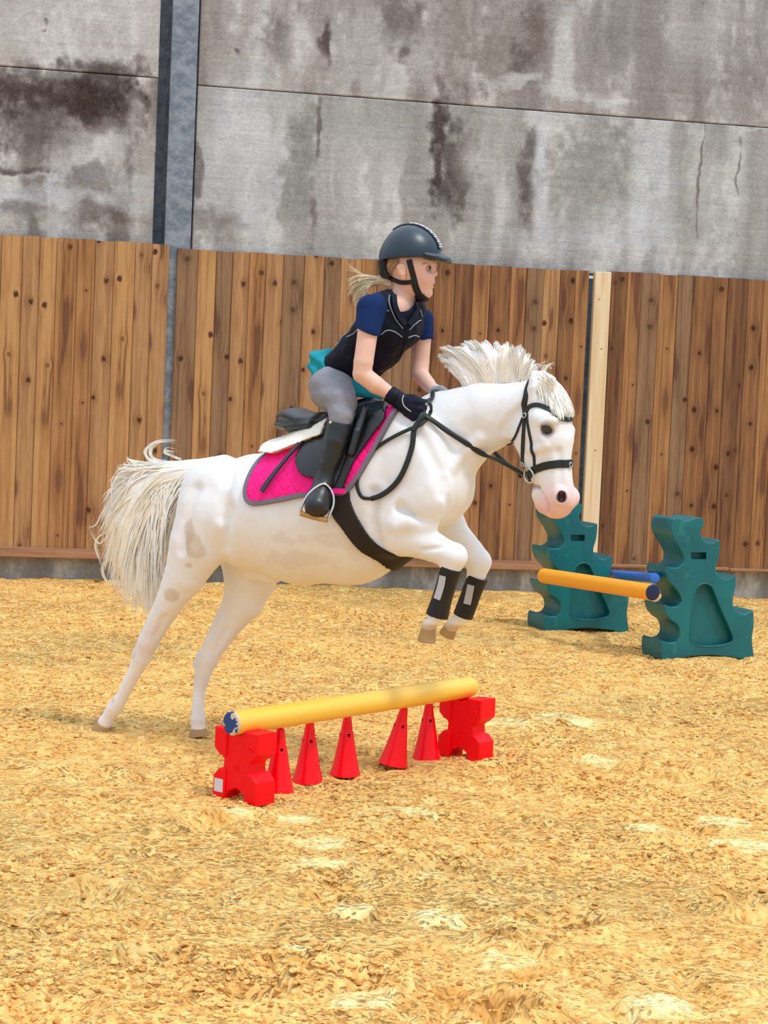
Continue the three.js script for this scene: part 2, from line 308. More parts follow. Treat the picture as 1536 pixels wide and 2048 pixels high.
    const c = mixc([246, 200, 124], [186, 132, 70], Math.pow(rnd(), 1.9)); inst.setColorAt(i, cc.setRGB(c[0] / 255, c[1] / 255, c[2] / 255, THREE.SRGBColorSpace)); i++;
  }
  inst.name = 'sand_clods'; inst.castShadow = inst.receiveShadow = true; inst.userData = { kind: 'stuff', label: 'loose crumbs and clods of yellow sand over the riding ground', category: 'sand' }; scene.add(inst);
}
// ---------------------------------------------------------------- back wall: concrete panels, boarding, posts
{
  const wall = new THREE.Group(); wall.name = 'wall_back'; wall.userData.kind = 'structure'; wall.position.copy(wallO); wall.rotation.y = -Math.atan2(WALL.h.z, WALL.h.x); scene.add(wall);
  const toWall = (px, py) => { const p = at(WALL, px, py); return [p.clone().sub(wallO).dot(WALL.h), p.y]; };
  // stains seen on the concrete: x, y, half width, half height (picture pixels), strength, tone
  const D = [92, 84, 82], DB = [74, 62, 58], L = [212, 213, 210], LB = [205, 211, 218], G = [150, 150, 145], M = [140, 132, 126];
  const stains = [[140, 195, 190, 55, .95, DB], [210, 190, 90, 60, .8, [58, 48, 46]], [60, 250, 90, 60, .7, D], [100, 340, 110, 25, .6, LB], [60, 400, 130, 45, .6, LB], [230, 300, 40, 70, .5, L], [150, 300, 60, 30, .45, L], [200, 430, 60, 30, .6, D], [60, 420, 60, 18, .5, D], [50, 330, 70, 12, .7, DB], [240, 385, 70, 40, .45, LB], [270, 230, 25, 40, .5, L], [180, 360, 60, 30, .5, D],
    [140, 60, 200, 90, .35, L], [275, 115, 14, 22, .6, D], [150, 88, 16, 14, .6, L], [80, 62, 6, 6, .6, D],
    [490, 320, 95, 175, .55, LB], [510, 250, 70, 80, .4, L], [602, 340, 36, 150, .9, [142, 143, 138]], [632, 260, 6, 60, .7, D], [625, 420, 8, 60, .5, D], [430, 450, 60, 40, .35, D], [720, 330, 90, 140, .3, L], [395, 330, 10, 60, .6, D],
    [905, 330, 55, 115, .85, D], [870, 300, 14, 100, .8, DB], [880, 390, 30, 60, .6, [80, 76, 78]], [1000, 410, 22, 75, .7, L], [1050, 350, 22, 110, .75, D], [960, 320, 60, 60, .35, L], [1085, 330, 22, 130, .65, LB], [1100, 260, 30, 30, .5, L], [1180, 340, 75, 90, .75, [152, 152, 147]], [1310, 420, 45, 150, .55, LB], [1240, 460, 80, 50, .4, LB], [1440, 380, 60, 100, .35, L], [1400, 340, 3, 110, .6, D], [1475, 340, 3, 60, .5, D], [1060, 480, 160, 40, .35, LB],
    [655, 70, 9, 45, .85, DB], [640, 95, 10, 20, .7, DB], [560, 70, 30, 40, .5, D], [600, 90, 40, 50, .4, L], [478, 110, 10, 8, .6, D], [800, 40, 40, 60, .5, D], [812, 108, 12, 16, .8, DB], [840, 120, 60, 60, .3, L], [900, 60, 30, 110, .5, M], [1020, 90, 70, 90, .55, M], [1070, 60, 30, 70, .6, [110, 98, 92]], [1045, 120, 25, 40, .6, D], [1130, 110, 26, 90, .7, L], [1130, 185, 60, 25, .7, L], [1050, 160, 60, 14, .65, L], [1230, 215, 60, 12, .7, L], [1190, 205, 60, 16, .5, L], [1220, 90, 60, 90, .5, [138, 134, 130]], [1310, 80, 30, 110, .5, M], [1400, 60, 60, 80, .3, L], [1480, 200, 60, 60, .35, M], [1500, 262, 60, 8, .5, L], [720, 120, 50, 90, .3, L]]
    .map(([x, y, rx, ry, k, c]) => { const [u, v] = toWall(x, y); return [u, v, rx / 290, ry / 290, k, c]; });
  const concreteTex = (u0, u1, v0, v1, w, h, base, dirt) => texture(w, h, (s, t) => {
    let u = mix(u0, u1, s), v = mix(v0, v1, t); const wx = fbm2(u * 6 + 40, v * 6 + v0, 3) * 0.09, wy = fbm2(u * 5 + 9, v * 7 + 70, 3) * 0.12;
    const n = fbm2(u * 2.4 + v0 * 7 + wx * 4, v * 2 + u0 * 3, 5), st = fbm2((u + wx * 0.5) * 7 + 5, v * 0.8 + v0, 4), sp = fbm2(u * 22 + 4, v * 16, 4), fine = fbm2(u * 90, v * 70, 2), hor = noise2(u * 1.5, v * 30 + 3) * 0.5 + noise2(u * 3, v * 62) * 0.5;
    let c = mixc(base, [base[0] + 30, base[1] + 30, base[2] + 30], n * 1.1 + 0.2);
    c = mixc(c, D, dirt * sstep(0.0, 0.5, st * 0.8 + n * 0.5 + sp * 0.25)); c = mixc(c, L, 0.5 * sstep(0.02, 0.5, -st * 0.9 + n * 0.3 + sp * 0.3));
    for (const [a, b, rx, ry, k, col] of stains) {
      const dx = (u + wx * 0.6 - a) / rx, dy = (v + wy - b) / ry, q = dx * dx + dy * dy; if (q > 4) continue;
      const m = sstep(1.35, 0.35, Math.sqrt(q) + 0.45 * n + 0.5 * st + 0.55 * sp); if (m > 0) c = mixc(c, col, m * k);
    }
    const g = fine * 16 + hor * 5 + sp * 14; return [c[0] + g, c[1] + g, c[2] + g];
  }, true, false);
  const bump = texture(512, 512, (u, v) => 0.5 + 0.3 * fbm2(u * 24, v * 40, 4, 8) + 0.1 * noise2(u * 160, v * 160, 160), false);
  const panel = (u0, u1, v0, v1, w0, m) => {
    const g = bevelBox(u0 + 0.002, u1 - 0.002, v0 + 0.003, v1 - 0.003, -0.16, w0, 0.007), p = g.attributes.position, uv = g.attributes.uv;
    for (let i = 0; i < p.count; i++) uv.setXY(i, (p.getX(i) - u0) / (u1 - u0), (p.getY(i) - v0) / (v1 - v0));
    local(wall, 'concrete_panel', g, m);
  };
  const cm = (t) => std(0xffffff, 0.92, { map: t, bumpMap: bump, bumpScale: 0.004, specularIntensity: 0.35 });
  const plainC = cm(concreteTex(0, 4, -8, -6.8, 512, 256, [138, 140, 138], 0.25));
  panel(-3.6, 0.935, -0.2, 1.12, -0.012, plainC); panel(0.937, 1.19, -0.2, 0.146, 0.03, plainC); panel(-3.6, 0.935, 1.12, 2.245, -0.012, plainC);
  panel(-3.6, 0.935, 2.245, 3.385, -0.012, cm(concreteTex(-3.6, .935, 2.245, 3.385, 1536, 512, [166, 163, 158], 0.6)));
  panel(-3.6, 0.935, 3.385, 4.6, -0.012, cm(concreteTex(-3.6, .935, 3.385, 4.6, 1536, 512, [176, 172, 166], 0.2)));
  panel(1.195, 3.95, -0.2, 1.12, -0.004, plainC); panel(1.195, 3.95, 1.12, 2.245, -0.004, plainC); panel(4.06, 6.6, -0.2, 1.12, -0.004, plainC); panel(4.06, 6.6, 1.12, 2.245, -0.004, plainC);
  panel(1.195, 6.6, 2.245, 3.355, -0.004, cm(concreteTex(1.195, 6.6, 2.245, 3.355, 2048, 512, [164, 163, 160], 0.25)));
  panel(1.195, 6.6, 3.355, 4.6, -0.004, cm(concreteTex(1.195, 6.6, 3.355, 4.6, 2048, 512, [160, 155, 149], 0.35)));
  // steel column with a dark slot beside it
  const steelTex = texture(256, 1024, (u, v) => { const n = fbm2(u * 8, v * 40, 4), m = noise2(u * 30, v * 160); return mixc([150, 158, 166], [112, 124, 136], clamp(0.5 + n * 1.1 + m * 0.25, 0, 1)); });
  const steel = std(0xffffff, 0.55, { map: steelTex, metalness: 0.35 });
  const col = new THREE.Group(); col.name = 'steel_column'; col.position.copy(wallO); col.rotation.copy(wall.rotation); scene.add(col);
  col.userData = { label: 'galvanised grey steel column standing between the concrete wall panels', category: 'column' };
  const up = (g) => { const p = g.attributes.position, uv = g.attributes.uv; for (let i = 0; i < p.count; i++) uv.setXY(i, p.getX(i) / 0.5, p.getY(i) / 2); return g; };
  local(col, 'front_flange', up(bevelBox(1.012, 1.188, -0.1, 4.66, 0.0, 0.019, 0.003)), steel);
  local(col, 'web', up(bevelBox(1.09, 1.108, -0.1, 4.66, -0.26, 0.0, 0.002)), steel);
  local(col, 'rear_flange', up(bevelBox(0.86, 1.3, -0.1, 4.66, -0.29, -0.262, 0.003)), steel);
  // vertical boards
  const W = [[[192, 148, 98], [152, 108, 66]], [[176, 130, 86], [138, 96, 60]], [[156, 112, 74], [118, 82, 54]], [[186, 144, 100], [146, 106, 70]], [[140, 100, 68], [104, 72, 50]], [[152, 120, 90], [116, 88, 64]]];
  const boards = W.map(([a, b], k) => {
    const knots = []; for (let i = 0; i < 5; i++) knots.push([rr(0.12, 0.88), rr(0, 1), rr(0.05, 0.13), rr(0.4, 1)]);
    const tex = texture(128, 2048, (u, v) => {             // 0.15 m by 2.3 m
      let du = 0, kn = 0, halo = 0;
      for (const [ku, kv, kr, ks] of knots) { const dx = (u - ku) * 0.15, dy = (v - kv) * 2.3, d = Math.hypot(dx * 1.0, dy * 0.85) / (kr * 0.15); if (d < 5) { du += dx * 0.9 * Math.exp(-d * d * 0.18); kn = Math.max(kn, ks * sstep(1.15, 0.6, d + 0.25 * noise2(u * 20, v * 200))); halo = Math.max(halo, ks * 0.5 * Math.exp(-d * d * 0.15)); } }
      const x = (u * 0.15 - du) * 60, g = fbm2(x * 1.1 + k * 30, v * 3.5, 4) * 1.3, fine = noise2(u * 60 + k * 9, v * 36), long = fbm2(u * 2.2 + k * 5, v * 7, 3);
      let c = mixc(a, b, clamp(0.42 + g * 0.75 + long * 0.5 + halo * 0.8, 0, 1)); c = mixc(c, [92, 58, 50], 0.5 * sstep(0.25, 0.6, long + g * 0.3)); c = mixc(c, [62, 36, 24], kn * 0.9);
      return [c[0] + fine * 8, c[1] + fine * 7, c[2] + fine * 5];
    });
    tex.wrapS = tex.wrapT = THREE.MirroredRepeatWrapping; return std(0xffffff, 0.78, { map: tex, specularIntensity: 0.35 });
  });
  const plank = (u0, u1, v0, v1) => {
    const c = 0.0045, t = 0.05 + rr(-0.0025, 0.0025), s = new THREE.Shape(); s.moveTo(u0, 0.022); s.lineTo(u0, t - c); s.lineTo(u0 + c, t); s.lineTo(u1 - c, t); s.lineTo(u1, t - c); s.lineTo(u1, 0.022); s.closePath();
    let g = new THREE.ExtrudeGeometry(s, { depth: v1 - v0, bevelEnabled: false }); g.rotateX(-Math.PI / 2); const p = g.attributes.position; for (let i = 0; i < p.count; i++) { p.setXYZ(i, p.getX(i), v0 + p.getY(i), -p.getZ(i)); }
    g.index ? 0 : 0; const idx = [...Array(p.count).keys()]; for (let i = 0; i < idx.length; i += 3) { const q = idx[i + 1]; idx[i + 1] = idx[i + 2]; idx[i + 2] = q; } g.setIndex(idx); g = g.toNonIndexed();
    const q = g.attributes.position, uv = g.attributes.uv, off = rnd(), o2 = rr(0, 0.25), fl = rnd() < 0.5 ? -1 : 1;
    for (let i = 0; i < q.count; i++) uv.setXY(i, fl * (q.getX(i) - u0) / 0.15 + (fl < 0 ? 1 : 0) * 0.95, (q.getY(i) - v0) / 2.3 + off);
    g.computeVertexNormals(); local(wall, 'plank', g, pick());
  };
  let last = -1; const pick = () => { let k; do k = Math.floor(rnd() * 6); while (k === last); last = k; return boards[tone(k)]; };
  let tone = (k) => [0, 1, 3, 0, 3, 1][k];
  const section = (a, b, top, drop = 0) => { let u = a; while (u < b - 0.02) { let n = Math.min(u + rr(0.105, 0.15), b); if (b - n < 0.05) n = b; plank(u, n - 0.0015, 0.2, top + rr(-0.004, 0.004)); u = n; } };
  section(-3.6, 1.047, 2.278); tone = (k) => [1, 2, 0, 3, 5, 2][k]; section(1.1, 2.6, 2.255); tone = (k) => [2, 1, 5, 2, 4, 3][k]; section(2.6, 3.972, 2.262); tone = (k) => [4, 2, 1, 5, 2, 4][k]; section(4.135, 6.4, 2.272);
  // battens that carry the boards
  const batten = std(0x8a6a48, 0.85);
  for (const y of [0.5, 1.25, 2.0]) for (const [a, b] of [[-3.6, 0.93], [1.2, 3.96], [4.14, 6.4]]) local(wall, 'batten', bevelBox(a, b, y, y + 0.09, -0.006, 0.0225, 0.002), batten);
  // ledge board along the foot of the boarding
  const railTex = texture(1024, 64, (u, v) => { const g = fbm2(u * 6, v * 5, 4), m = noise2(u * 60, v * 20); return mixc([176, 132, 96], [138, 98, 70], clamp(0.5 + g + m * 0.2, 0, 1)); });
  const railM = std(0xffffff, 0.85, { map: railTex }); const rail = (a, b, y0, y1, w) => { const g = bevelBox(a, b, y0, y1, 0.0, w, 0.004), p = g.attributes.position, uv = g.attributes.uv; for (let i = 0; i < p.count; i++) uv.setXY(i, p.getX(i) / 3, p.getY(i) / 0.12); const r = new THREE.Mesh(g, railM); r.name = numbered('trim'); r.userData.kind = 'structure'; r.castShadow = r.receiveShadow = true; r.position.copy(wallO); r.rotation.copy(wall.rotation); scene.add(r); };
  rail(-3.6, 1.045, 0.148, 0.214, 0.085); rail(1.105, 3.96, 0.155, 0.218, 0.085); rail(4.14, 5.1, 0.193, 0.214, 0.1); rail(5.11, 6.4, 0.188, 0.208, 0.09);
  // pale new timber post and the dark gap beside it
  const post = new THREE.Group(); post.name = 'timber_post'; post.position.copy(wallO); post.rotation.copy(wall.rotation); scene.add(post); post.userData = { label: 'pale new softwood post set between the brown boards of the wall', category: 'post' };
  const paleTex = texture(128, 1024, (u, v) => { const g = fbm2(u * 7, v * 6, 4), kn = [[.55, .44], [.35, .2], [.6, .75], [.3, .9]].reduce((m, [a, b]) => Math.max(m, sstep(1, 0.5, Math.hypot((u - a) * 0.12, (v - b) * 2.2) / 0.009)), 0); return mixc(mixc([240, 218, 180], [222, 192, 146], clamp(0.5 + g, 0, 1)), [160, 110, 70], kn * 0.8); });
  const pg = bevelBox(4.012, 4.13, 0.0, 2.262, 0.0, 0.058, 0.004); { const p = pg.attributes.position, uv = pg.attributes.uv; for (let i = 0; i < p.count; i++) uv.setXY(i, (p.getX(i) - 4.01) / 0.12, p.getY(i) / 2.3); }
  local(post, 'timber', pg, std(0xffffff, 0.75, { map: paleTex }));
  const col2 = new THREE.Group(); col2.name = 'steel_column_001'; col2.position.copy(wallO); col2.rotation.copy(wall.rotation); scene.add(col2); col2.userData = { label: 'steel plate added deep in the slot beside the pale timber post to shut out the sky', category: 'column' };
  local(col2, 'web', up(bevelBox(3.92, 4.1, -0.1, 2.24, -0.3, -0.28, 0.003)), steel);  // flat plate added behind the slot to keep sky light out
}
// ---------------------------------------------------------------- red block jump
const RED = std(0xfa0014, 0.5, { specularIntensity: 0.5 }), YELLOW_POLE = (() => {
  const t = texture(512, 128, (u, v) => { const g = fbm2(u * 10, v * 4, 4), s = sstep(0.45, 0.6, fbm2(u * 26 + 4, v * 7, 3)); return mixc(mixc([255, 214, 84], [250, 190, 58], clamp(0.5 + g, 0, 1)), [214, 150, 60], s * 0.5); });
  return std(0xffffff, 0.4, { map: t, clearcoat: 0.5, clearcoatRoughness: 0.35 });
})();
const poleA = 50 * Math.PI / 180, poleDir = V(Math.cos(poleA), 0, -Math.sin(poleA)), faceDir = V(Math.sin(poleA), 0, Math.cos(poleA));
function extrude(pts, depth, bevel = 0.004) { const s = new THREE.Shape(pts.map(([x, y]) => new THREE.Vector2(x, y))); const g = new THREE.ExtrudeGeometry(s, { depth: depth - 2 * bevel, bevelEnabled: true, bevelSize: bevel * 0.8, bevelOffset: -bevel * 0.8, bevelThickness: bevel, bevelSegments: 2, curveSegments: 8 }); g.translate(0, 0, -depth / 2 + bevel); return g; }
function redBlock() {                                     // x across the face, z towards the near end of the pole
  const H = 0.226, webPts = []; const q = (x, y) => webPts.push([x, y]);
  q(-.05, 0.0); q(-.03, .03); q(0, .042); q(.03, .03); q(.05, 0); q(.09, .0); q(.09, .07); q(.058, .1); q(.056, .126); q(.09, .158); q(.09, H - .004); q(.033, H - .004);
  for (let k = 0; k <= 10; k++) { const a = (-38 - k * 10.4) * Math.PI / 180; q(.0405 * Math.cos(a), 0.2505 + .0405 * Math.sin(a)); }
  q(-.033, H - .004); q(-.09, H - .004); q(-.09, .158); q(-.056, .126); q(-.058, .1); q(-.09, .07); q(-.09, 0);
  const lug = (sx, sy) => { const P = [[.042, 0], [.095, 0], [.095, .072], [.07, .096], [.042, .096]]; const r = P.map(([x, y]) => [x * sx, sy ? H - y * 0.92 : y]); if ((sx < 0) !== !!sy) r.reverse(); return extrude(r, 0.088, 0.005); };
  const boltHole = new THREE.CylinderGeometry(0.009, 0.009, 0.02, 12); boltHole.rotateX(Math.PI / 2);
  const g = mergeGeometries([extrude(webPts, 0.074, 0.004), lug(1, 0), lug(-1, 0), lug(1, 1), lug(-1, 1)].map((x) => x.index ? x.toNonIndexed() : x));
  const ev = new Evaluator(); const A = new Brush(g), out = [];
  return { g, boltHole };
}
const corner = onGround(510.5, 1611.5), nearBlock = corner.clone().addScaledVector(poleDir, 0.044).addScaledVector(faceDir, -0.095); nearBlock.y = -0.004;
const blockTurn = Math.atan2(-faceDir.z, faceDir.x), { g: blockGeo, boltHole } = redBlock();
const block = thing('jump_block', 'bright red plastic cavaletti block under the blue-capped near end of the yellow pole', 'jump block', nearBlock); block.rotation.y = blockTurn;
local(block, 'body', blockGeo, RED);
for (const [x, y, z] of [[.068, .176, .0445], [0, .105, .0375]]) { const r = new THREE.TorusGeometry(0.008, 0.003, 8, 18); r.translate(x, y, z); local(block, 'bolt_socket', r, RED); }
const farBlock = block.clone(); farBlock.name = numbered('jump_block'); farBlock.userData = { label: 'bright red plastic cavaletti block under the far rounded end of the yellow pole', category: 'jump block' };
{ const c = onGround(957, 1524.5); farBlock.position.copy(c.addScaledVector(poleDir, 0.044).addScaledVector(faceDir, -0.095)); farBlock.position.y = -0.004; scene.add(farBlock); }
{ const s = bevelBox(-.088, -.05, .02, .062, .0435, .0449, 0.0006); local(block, 'sticker', s, std(0xd9d9dc, 0.6), { label: 'small pale grey sticker on the lower lug' }); }
const poleLine = farBlock.position.clone().sub(nearBlock).setY(0).normalize();
function jumpPole(name, label, a, b, r, body, cap, capLabel, group) {
  const t = thing(name, label, 'pole', a.clone().lerp(b, 0.5), group), len = a.distanceTo(b), pr = [[0, 0], [r * 0.9, 0], [r, 0.006], [r, len - 0.02], [r * 0.92, len - 0.006], [r * 0.7, len]];
  const q = new THREE.Quaternion().setFromUnitVectors(V(0, 1, 0), b.clone().sub(a).normalize());
  const g = new THREE.LatheGeometry([...pr.slice(1), [0, len]].map(([x, y]) => new THREE.Vector2(x, y)), 40); g.translate(0, -len / 2, 0); g.applyQuaternion(q); local(t, 'shaft', g, body);
  const c = new THREE.LatheGeometry([[0, -0.004], [r * 0.85, -0.004], [r * 0.99, 0.001], [r * 1.0, 0.004], [r * 0.9, 0.006]].map(([x, y]) => new THREE.Vector2(x, y)), 40); const p = c.attributes.position, uv = c.attributes.uv; for (let i = 0; i < p.count; i++) uv.setXY(i, 0.5 + p.getX(i) / r / 2.1, 0.5 + p.getZ(i) / r / 2.1);
  c.translate(0, -len / 2, 0); c.applyQuaternion(q); local(t, 'end_cap', c, cap, { label: capLabel }); return t;
}
const PX = { o: nearBlock, n: faceDir, h: poleDir };
const capTex = texture(128, 128, (u, v) => { const n = fbm2(u * 5 + 8, v * 5, 3), worn = sstep(0.0, 0.12, n * 0.6 + (0.5 - v) * 0.0 + (Math.hypot(u - 0.42, v - 0.45) - 0.36) * 1.1); return mixc([18, 62, 130], [214, 196, 170], worn); }, true, false);
const capBlue = std(0xffffff, 0.5, { map: capTex });
{
  const a = at(PX, 463, 1447), b = at(PX, 944, 1373); const rad = 24.5 * metre(a);
  const A = a.clone(), Bq = b.clone();
  jumpPole('jump_pole', 'thick yellow pole lying across the two red blocks, its near end painted blue', A, Bq, rad, YELLOW_POLE, capBlue, 'worn blue painted end');
}
// small red cones under the pole
{
  const prof = [[.052, 0], [.052, .004], [.049, .012], [.038, .06], [.0225, .148], [.0195, .154], [.0195, .158], [.017, .176], [.0135, .2], [.0125, .203], [.009, .203], [.009, .198], [.0135, .174], [.0165, .15], [.034, .06], [.045, .008], [.047, 0], [.052, 0]];
  let g = new THREE.LatheGeometry(prof.map(([x, y]) => new THREE.Vector2(x, y)), 36);
  const ev = new Evaluator(); ev.attributes = ['position', 'normal', 'uv'];
  let br = new Brush(g); br.updateMatrixWorld();
  for (const [y, a] of [[.14, 0.35], [.14, 1.95]]) { const c = new THREE.CylinderGeometry(0.0055, 0.0055, 0.12, 12); c.rotateX(Math.PI / 2); c.rotateY(a); c.translate(0, y, 0); const cb = new Brush(c); cb.updateMatrixWorld(); br = ev.evaluate(br, cb, SUBTRACTION); br.updateMatrixWorld(); }
  const cg = br.geometry; const cones = [[556, 1590, 0, 'red training cone tucked close behind the near red block'], [615, 1571, 0, 'second red training cone from the near block, standing upright'], [690, 1557, 0, 'third red training cone from the near block, left of the leaning one'], [786, 1538, 0.15, 'red training cone leaning over to one side under the pole'], [853, 1524, 0, 'red training cone standing right beside the far red block']];
  const coneM = std(0xfa0014, 0.28, { specularIntensity: 0.7, side: THREE.DoubleSide }); let first = null;
  for (const [x, y, lean, label] of cones) {
    const p = onGround(x, y - 9); p.y = -0.003; let t;
    if (!first) { first = t = new THREE.Group(); local(t, 'cone_shell', cg, coneM); const lip = new THREE.TorusGeometry(0.0108, 0.0022, 8, 24); lip.rotateX(Math.PI / 2); lip.translate(0, 0.203, 0); local(t, 'top_rim', lip, coneM); }
    else t = first.clone();
    t.name = numbered('training_cone'); t.userData = { label, category: 'cone', group: 'red training cones under the pole' }; t.position.copy(p); if (lean) { t.rotation.z = -lean; t.position.y += 0.004; } scene.add(t);
  }
}
// ---------------------------------------------------------------- green jump wings
{
  const Z = (x, y) => [1020 + x * 0.336, 980 + y * 0.336], yaw = -17.4, o = onGround(1410, 1317), WF = plane(o, yaw);
  const uv = ([x, y]) => { const p = at(WF, x, y); return [p.clone().sub(o).dot(WF.h), p.y]; };
  const outline = [[905, 1005], [905, 895], [945, 903], [985, 898], [1008, 870], [1010, 830], [995, 795], [960, 770], [930, 735], [918, 690], [922, 676], [960, 690], [1000, 685], [1022, 655], [1012, 615], [985, 580], [950, 540], [932, 490], [936, 448], [955, 455], [1000, 455], [1032, 430], [1036, 395], [1015, 345], [980, 290], [962, 250], [960, 205], [970, 170], [995, 158], [1025, 172], [1060, 178], [1100, 160], [1140, 158], [1157, 180], [1150, 215], [1134, 240], [1142, 275], [1165, 303], [1205, 310], [1250, 290], [1252, 340], [1243, 400], [1226, 455], [1230, 485], [1262, 518], [1300, 525], [1343, 500], [1347, 560], [1335, 610], [1328, 660], [1335, 700], [1365, 728], [1405, 733], [1450, 712], [1453, 800], [1443, 870], [1446, 930], [1453, 1003], [1385, 1006], [1340, 992], [1200, 978], [1070, 985], [1000, 1002]].map(([x, y]) => uv(Z(x, y)));
  const tear = [[1072, 880], [1080, 760], [1092, 650], [1105, 585], [1135, 555], [1170, 548], [1205, 568], [1228, 620], [1262, 705], [1300, 790], [1332, 870], [1322, 900], [1270, 918], [1200, 925], [1130, 922], [1088, 905]].map(([x, y]) => uv(Z(x, y)));
  const slot = [[1070, 358], [1176, 358], [1174, 412], [1074, 412]].map(([x, y]) => uv(Z(x, y)));
  const sp = (pts, n) => new THREE.CatmullRomCurve3(pts.map(([x, y]) => V(x, y, 0)), true, 'catmullrom', 0.35).getPoints(n).map((p) => new THREE.Vector2(p.x, p.y));
  const T = 0.24, tex = texture(256, 256, (u, v) => { const n = fbm2(u * 8, v * 8, 4, 8), s = sstep(0.3, 0.55, fbm2(u * 22, v * 18, 3, 22)); return mixc(mixc([2, 112, 116], [0, 92, 100], clamp(0.5 + n, 0, 1)), [120, 160, 150], s * 0.22); });
  const green = std(0xffffff, 0.4, { map: tex, specularIntensity: 1 });
  const back = new THREE.ExtrudeGeometry(new THREE.Shape(sp(outline, 150)), { depth: T - 0.05, bevelEnabled: true, bevelSize: 0.004, bevelOffset: -0.004, bevelThickness: 0.004, bevelSegments: 2 }); back.translate(0, 0, -T + 0.004);
  const s2 = new THREE.Shape(sp(outline, 150)); s2.holes.push(new THREE.Path(sp(tear, 60)), new THREE.Path(slot.map(([x, y]) => new THREE.Vector2(x, y))));
  const front = new THREE.ExtrudeGeometry(s2, { depth: 0.036, bevelEnabled: true, bevelSize: 0.006, bevelOffset: -0.006, bevelThickness: 0.006, bevelSegments: 3 }); front.translate(0, 0, -0.042);
  const g = mergeGeometries([back, front]);
  const wing = thing('jump_wing', 'dark green stepped plastic jump wing holding the navy end of the pole, nearest the camera', 'jump wing', o.clone().setY(0)); wing.rotation.y = -yaw * Math.PI / 180; wing.position.y = -0.006;
  local(wing, 'body', g, green);
  const floorRim = (pts, n, z, r) => new THREE.TubeGeometry(new THREE.CatmullRomCurve3(pts.map(([x, y]) => V(x, y, z)), true, 'catmullrom', 0.35), n, r, 6, true);
  local(wing, 'panel_rim', floorRim(tear, 90, -0.001, 0.0045), green);
  const w2 = wing.clone(); w2.name = numbered('jump_wing'); w2.userData = { label: 'dark green stepped plastic jump wing farther back, below the pony\'s muzzle', category: 'jump wing' };
  w2.position.copy(onGround(1168, 1262)); w2.position.y = -0.006; w2.rotation.y += 0.03; scene.add(w2);
  const A = at(WF, 1306, 1185, 0.06), PB = plane(w2.position, yaw), B2 = at(PB, 1085, 1151, 0.1);
  const navy = std(0x10204a, 0.4); jumpPole('jump_pole', 'yellow pole hanging between the two green wings, navy end cap on the right', A, B2, 16.5 * metre(A), std(0xf7a92c, 0.45), navy, 'navy blue end cap');
  const C = at(WF, 1310, 1156, -0.03), E = at(PB, 1226, 1149, -0.12); jumpPole('jump_pole', 'blue pole just behind the yellow one between the green wings', C, E, 10 * metre(C), std(0x2f6fd0, 0.4), std(0x2f6fd0, 0.4), 'blue end');
}
// ---------------------------------------------------------------- the pony
const hoofN = onGround(210, 1464), hoofF = onGround(394, 1475);
const PO = hoofN.clone().lerp(hoofF, 0.5), PF = plane(PO, 25);           // the vertical plane through the pony's spine
const pp = (px, py, w = 0) => at(PF, px, py, w);
// a run of measured stations: [px, py, side offset (m), half depth in the plane (px), half width across (m)]
function run(S, F, list, k, op = 1, grow = 0) {
  const q = list.map(([x, y, w, r, s]) => { const p = at(F, x, y, w); return { p, r: r * metre(p) + grow, s: s + grow }; });
  const g = ++groups; for (let i = 0; i < Math.max(1, q.length - 1); i++) { const a = q[i], b = q[Math.min(i + 1, q.length - 1)]; S.bone(a.p, a.r, a.s, b.p, b.r, b.s, F.n, k, op, g); }
  return S;
}
const HF = plane(pp(1062, 800), 36);                                       // the head is turned a little more towards the camera
const TRUNK = [[445, 1008, 0, 84, .165], [520, 1026, 0, 118, .205], [610, 1029, 0, 141, .225], [690, 1011, 0, 160, .228], [765, 968, 0, 150, .205], [835, 955, 0, 112, .16]];
const NECK = [[820, 907, 0, 99, .15], [885, 863, 0, 79, .105], [965, 836, 0, 71, .08], [1036, 818, 0, 56, .068]];
const pony = new Solid();
run(pony, PF, TRUNK, 0.05);
run(pony, PF, [[845, 960, 0, 92, .15], [882, 978, 0.02, 56, .12]], 0.06);           // breast
run(pony, PF, NECK, 0.06);
run(pony, PF, [[945, 905, 0, 26, .045], [890, 960, 0, 30, .06]], 0.04);               // windpipe line into the breast
// shoulders and forelegs
run(pony, PF, [[812, 880, .125, 66, .05], [850, 985, .135, 60, .055], [790, 1050, .13, 56, .06]], 0.045);
run(pony, PF, [[770, 1055, .13, 48, .055], [800, 1068, .13, 44, .055], [846, 1084, .125, 34, .05], [885, 1103, .12, 27, .043], [908, 1113, .12, 25.5, .042]], 0.03);
run(pony, PF, [[908, 1113, .12, 25, .042], [902, 1136, .12, 20, .034], [893, 1165, .12, 14.5, .026], [884, 1200, .12, 14, .026], [876, 1226, .12, 17, .032], [866, 1243, .12, 13, .027], [858, 1252, .12, 14, .029]], 0.014);
run(pony, PF, [[850, 1000, -.12, 60, .055], [880, 1030, -.12, 48, .055], [912, 1072, -.12, 31, .045], [942, 1104, -.12, 27, .043], [957, 1124, -.12, 25.5, .042]], 0.03);
run(pony, PF, [[957, 1124, -.12, 25, .042], [953, 1148, -.12, 20, .034], [943, 1178, -.12, 14.5, .026], [934, 1206, -.12, 14, .026], [925, 1230, -.12, 16, .031], [911, 1246, -.12, 13, .027], [903, 1253, -.12, 14, .029]], 0.014);
